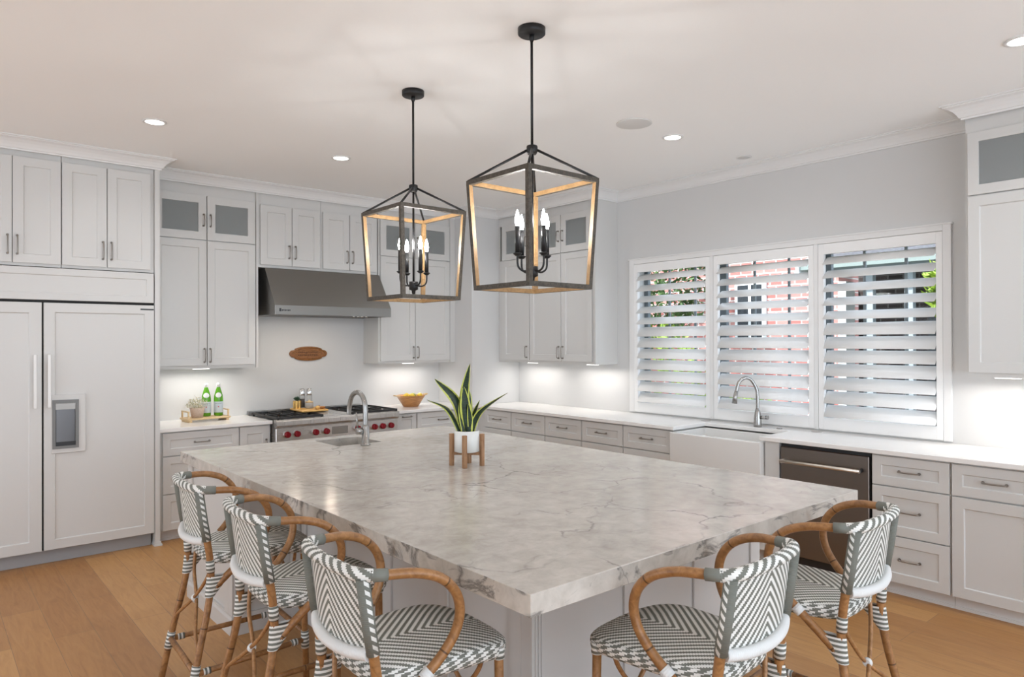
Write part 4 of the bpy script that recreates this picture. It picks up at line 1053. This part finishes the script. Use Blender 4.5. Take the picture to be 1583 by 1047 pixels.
bottle(1.965, 6.500, 'green glass water bottle partly behind the basket of dried flowers')
bk = thing('basket_plant', 'small round basket of pale dried flowers on the wooden tray', 'flower basket', (1.868, 6.430, ZT + .034))
MB().lathe([(.046, 0), (.060, .080), (.063, .082), (.063, .086), (.055, .086), (.050, .07), (.001, .068)], 24).build('basket', M_basket, bk)
fm = MB(); fl2 = MB(); random.seed(11)
for i in range(230):
    a_ = random.uniform(0, 2 * PI); e = random.uniform(0, 1) ** .6; rr = .085 * math.sqrt(random.random()) * (0.6 + .5 * e); z = .08 + .10 * random.random() * (1.15 - rr / .12)
    p = Vector((rr * math.cos(a_), rr * math.sin(a_), z)); d = Vector((math.cos(a_) * .6 + random.uniform(-.5, .5), math.sin(a_) * .6 + random.uniform(-.5, .5), random.uniform(.2, 1))).normalized()
    s_ = d.cross(Vector((0, 0, 1))).normalized() * random.uniform(.003, .006); L = random.uniform(.014, .028); m_ = fm if i % 5 < 2 else fl2
    n_ = d.cross(s_).normalized() * .002
    pts_ = [m_.v(p), m_.v(p + d * L * .5 + s_), m_.v(p + d * L), m_.v(p + d * L * .5 - s_), m_.v(p + d * L * .5 + n_)]
    for k in range(4): m_.face([pts_[k], pts_[(k + 1) % 4], pts_[4]], 0)
    m_.face(pts_[:4])
for i in range(26):
    a_ = i * 2.4; fm.tube([(0.01 * math.cos(a_), .01 * math.sin(a_), .06), (.06 * math.cos(a_), .06 * math.sin(a_), .12 + .02 * (i % 3))], .0012, 5)
struct(fm.build('foliage', M_dusty, bk), 'stuff'); struct(fl2.build('blossom', M_dusty2, bk), 'stuff')

# ------------------------------------------------------------------ board on the range with small things
bx, by, bz = 2.875, 6.375, .9455
t = MB().box(-.13, -.16, 0, .13, .17, .018).build('serving_board', M_board, None, (bx, by, bz), math.radians(-4), bevel=.005)
tag(t, 'honey-coloured wooden serving board resting on the range griddle', 'board')
zb_ = bz + .018
t = thing('gold_planter', 'small fluted gold pot with a dark succulent on the serving board', 'potted plant', (2.795, 6.475, zb_))
c = MB(); pr_ = []
for k in range(36): rr = .036 + (.0015 if k % 2 else -.0015); pr_.append((rr * math.cos(2 * PI * k / 36), rr * math.sin(2 * PI * k / 36)))
c.prism(pr_, 0, .075).build('pot', M_gold, t)
sc_ = MB(); random.seed(5)
for i in range(30):
    a_ = i * 2.399; e = .25 + 1.1 * (i / 30); d = Vector((math.cos(a_) * math.sin(e), math.sin(a_) * math.sin(e), math.cos(e))); b0 = Vector((0, 0, .078))
    sc_.tube([b0, b0 + d * .022, b0 + d * .040], [.003, .0065, .001], 6)
sc_.build('succulent', M_succ, t)
def mill(x, y, lab, fill, fm_):
    t = thing('grinder', lab, 'grinder', (x, y, zb_), 0, 'tall clear grinders on the serving board')
    MB().lathe([(.024, 0), (.025, .004), (.025, .118), (.023, .122)], 20).build('glass_body', M_glass, t)
    MB().lathe([(.021, .006), (.021, fill)], 16).build('contents', fm_, t)
    MB().lathe([(.0255, .122), (.0265, .126), (.0265, .182), (.022, .187), (.001, .188)], 20).build('steel_top', M_chrome, t)
mill(2.860, 6.505, 'clear grinder with pinkish contents, behind the gold pot', .085, M_salt)
mill(2.927, 6.490, 'clear grinder nearer the hood centre, behind the ribbed jar', .05, M_grain)
t = thing('glass_jar', 'short ribbed glass jar with a wooden lid on the serving board', 'jar', (2.892, 6.415, zb_))
MB().lathe([(.036, 0), (.040, .005), (.041, .045), (.036, .056)], 22).build('jar_body', M_jar, t)
MB().lathe([(.037, .0565), (.037, .066), (.012, .069), (.012, .078), (.001, .080)], 20).build('lid', M_tray, t)
t = MB().tube([(0, 0, .008), (.02, .03, .010), (.045, .06, .02)], [.010, .012, .006], 10).build('spice_scoop', M_bowl, None, (2.955, 6.36, zb_)); tag(t, 'little brown wooden scoop on the right part of the serving board', 'scoop')
t = MB().lathe([(.020, 0), (.032, .018), (.033, .022), (.028, .021), (.001, .008)], 20, (0, 0, 0)).build('pinch_bowl', M_bowl, None, (2.965, 6.29, zb_)); tag(t, 'tiny wooden pinch bowl at the front right of the serving board', 'bowl')
t = MB().lathe([(.012, 0), (.022, .010), (.022, .024), (.010, .034), (.001, .036)], 16).build('wooden_ball', M_board, None, (2.90, 6.25, zb_)); tag(t, 'small round wooden knob-shaped piece at the front of the serving board', 'ornament')

# ------------------------------------------------------------------ fruit bowl
fb = thing('wooden_bowl', 'banded wooden bowl with two ear handles right of the range', 'bowl', (4.015, 6.375, ZT))
MB().lathe([(.075, 0), (.082, .004), (.150, .112), (.156, .118), (.148, .118), (.078, .014), (.001, .012)], 36).build('body', M_bowl, fb)
for s_ in (-1, 1): MB().tube(smooth_path([(s_ * .145, -.03, .114), (s_ * .19, -.022, .122), (s_ * .205, 0, .125), (s_ * .19, .022, .122), (s_ * .145, .03, .114)], 4), .007, 8).build('handle', M_tray, fb)
random.seed(2)
fruits = [(-.075, -.02, M_lemon, 'lemon', 'yellow lemon at the left of the wooden bowl'), (-.025, .04, M_lemon, 'lemon', 'yellow lemon at the back of the wooden bowl'), (-.02, -.05, M_lemon, 'lemon', 'yellow lemon at the front of the wooden bowl'),
          (.038, .012, M_pear, 'pear', 'green pear in the middle of the wooden bowl'), (.102, -.02, M_lemon, 'lemon', 'yellow lemon at the right of the wooden bowl')]
for x, y, mm, nm, lab in fruits:
    pr_ = [(.001, -.036), (.008, -.034), (.022, -.024), (.029, 0), (.022, .024), (.008, .034), (.001, .036)]
    o = MB().lathe(pr_, 16, axis='x').build(nm, mm, None, (4.015 + x, 6.375 + y, ZT + .112)); o.rotation_euler = (0, .2, random.uniform(-1, 1))
    tag(o, lab, 'fruit', 'fruit in the wooden bowl')

# ------------------------------------------------------------------ outside
struct(MB().box(XW + .21, -14, -.5, 40, 30, -.35).build('ground', M_lawn))
bh = thing('brick_house', 'red brick neighbouring house with white window seen through the shutters', 'house', (12, 0, -.35))
MB().box(0, 5.46, 0, 4, 16, 5.5).build('wall', M_brick, bh)
MB().box(-.04, 5.32, 0, .3, 5.455, 2.95).build('corner_trim', M_siding, bh)
wn_ = MB().box(-.05, 6.78, 1.9, -.001, 7.42, 3.1).build('window', M_siding, bh)
for k in range(2): MB().box(-.055, 6.86 + k * .28, 2.0, -.0505, 7.08 + k * .28, 3.0).build('pane', M_windark, wn_)
MB().box(-.6, 5.40, 5.5, 4.5, 16.5, 5.7).build('eave', M_siding, bh)
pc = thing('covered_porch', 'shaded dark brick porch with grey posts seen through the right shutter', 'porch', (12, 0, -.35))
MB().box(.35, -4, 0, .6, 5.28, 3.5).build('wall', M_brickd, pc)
for y in (4.40, 3.86, 2.4, 1.0): MB().box(-1.36, y - .055, 0, -1.25, y + .055, 2.95).build('post', M_post, pc)
for y in (4.05, 3.0): MB().box(.30, y - .35, .9, .345, y + .12, 2.75).build('window', M_windark, pc)
MB().box(-1.40, -4, 2.95, -1.20, 5.25, 3.06).build('beam', M_post, pc)
rf = MB(); A = [(-1.75, -4, 3.02), (-1.75, 5.25, 3.02), (.60, 5.25, 3.72), (.60, -4, 3.72)]
lo = [rf.v(*p) for p in A]; hi = [rf.v(p[0], p[1], p[2] + .10) for p in A]
rf.face(lo, 1); rf.face(hi, 0)
for i in range(4): rf.face([lo[i], lo[(i + 1) % 4], hi[(i + 1) % 4], hi[i]], 2)
rf.build('roof', [M_shingle, M_soffit, M_soffit], pc)
MB().bar((-1.78, 5.28, 3.02), (.5, 5.28, 3.70), .05, .2).build('rake_board', M_siding, pc)
def bush(name, label, cat, loc, rx, ry, rz, n, mat_, seed, trunk=0):
    t = thing(name, label, cat, loc); random.seed(seed); mb = MB()
    for i in range(n):
        a_ = random.uniform(0, 2 * PI); u_ = random.uniform(-1, 1); s_ = math.sqrt(1 - u_ * u_); rr = random.uniform(.55, 1) ** .5
        p = Vector((rx * rr * s_ * math.cos(a_), ry * rr * s_ * math.sin(a_), trunk + rz + rz * rr * u_))
        d = Vector((random.uniform(-1, 1), random.uniform(-1, 1), random.uniform(-.4, 1))).normalized(); w_ = d.cross(Vector((random.uniform(-1, 1), random.uniform(-1, 1), 1))).normalized() * .035; L = random.uniform(.10, .18)
        nn = d.cross(w_).normalized() * .012
        q_ = [mb.v(p), mb.v(p + d * L * .45 + w_ + nn), mb.v(p + d * L), mb.v(p + d * L * .45 - w_ + nn)]; mb.face(q_)
    struct(mb.build('foliage', mat_, t), 'stuff')
    MB().tube([(0, 0, 0), (.03, .02, trunk + rz)], [.06, .03], 8).build('trunk', M_bark, t); return t
bush('garden_shrub', 'bright green shrub outside the left shutter', 'shrub', (8.6, 6.9, -.35), .8, 1.0, 1.15, 1800, M_fol1, 1)
bush('garden_shrub', 'yellow-green shrub outside below the middle shutter', 'shrub', (8.2, 5.0, -.35), .6, .75, .62, 1300, M_fol1, 2)
bush('garden_shrub', 'low green shrub outside below the right shutter', 'shrub', (7.9, 3.4, -.35), .6, .75, .55, 1300, M_fol1, 3)
bush('garden_shrub', 'low leafy shrub outside at the right end of the window', 'shrub', (7.8, 1.9, -.35), .6, .62, .50, 1000, M_fol1, 6)
bush('garden_tree', 'dark leafy tree shading the brick house behind the left shutter', 'tree', (10.4, 8.6, -.35), .9, 1.5, 1.2, 3000, M_fol2, 4, 1.7)
bush('garden_tree', 'green branch-tipped tree beyond the right shutter', 'tree', (9.4, 2.75, -.35), .35, .42, .55, 900, M_fol1, 5, 2.0)
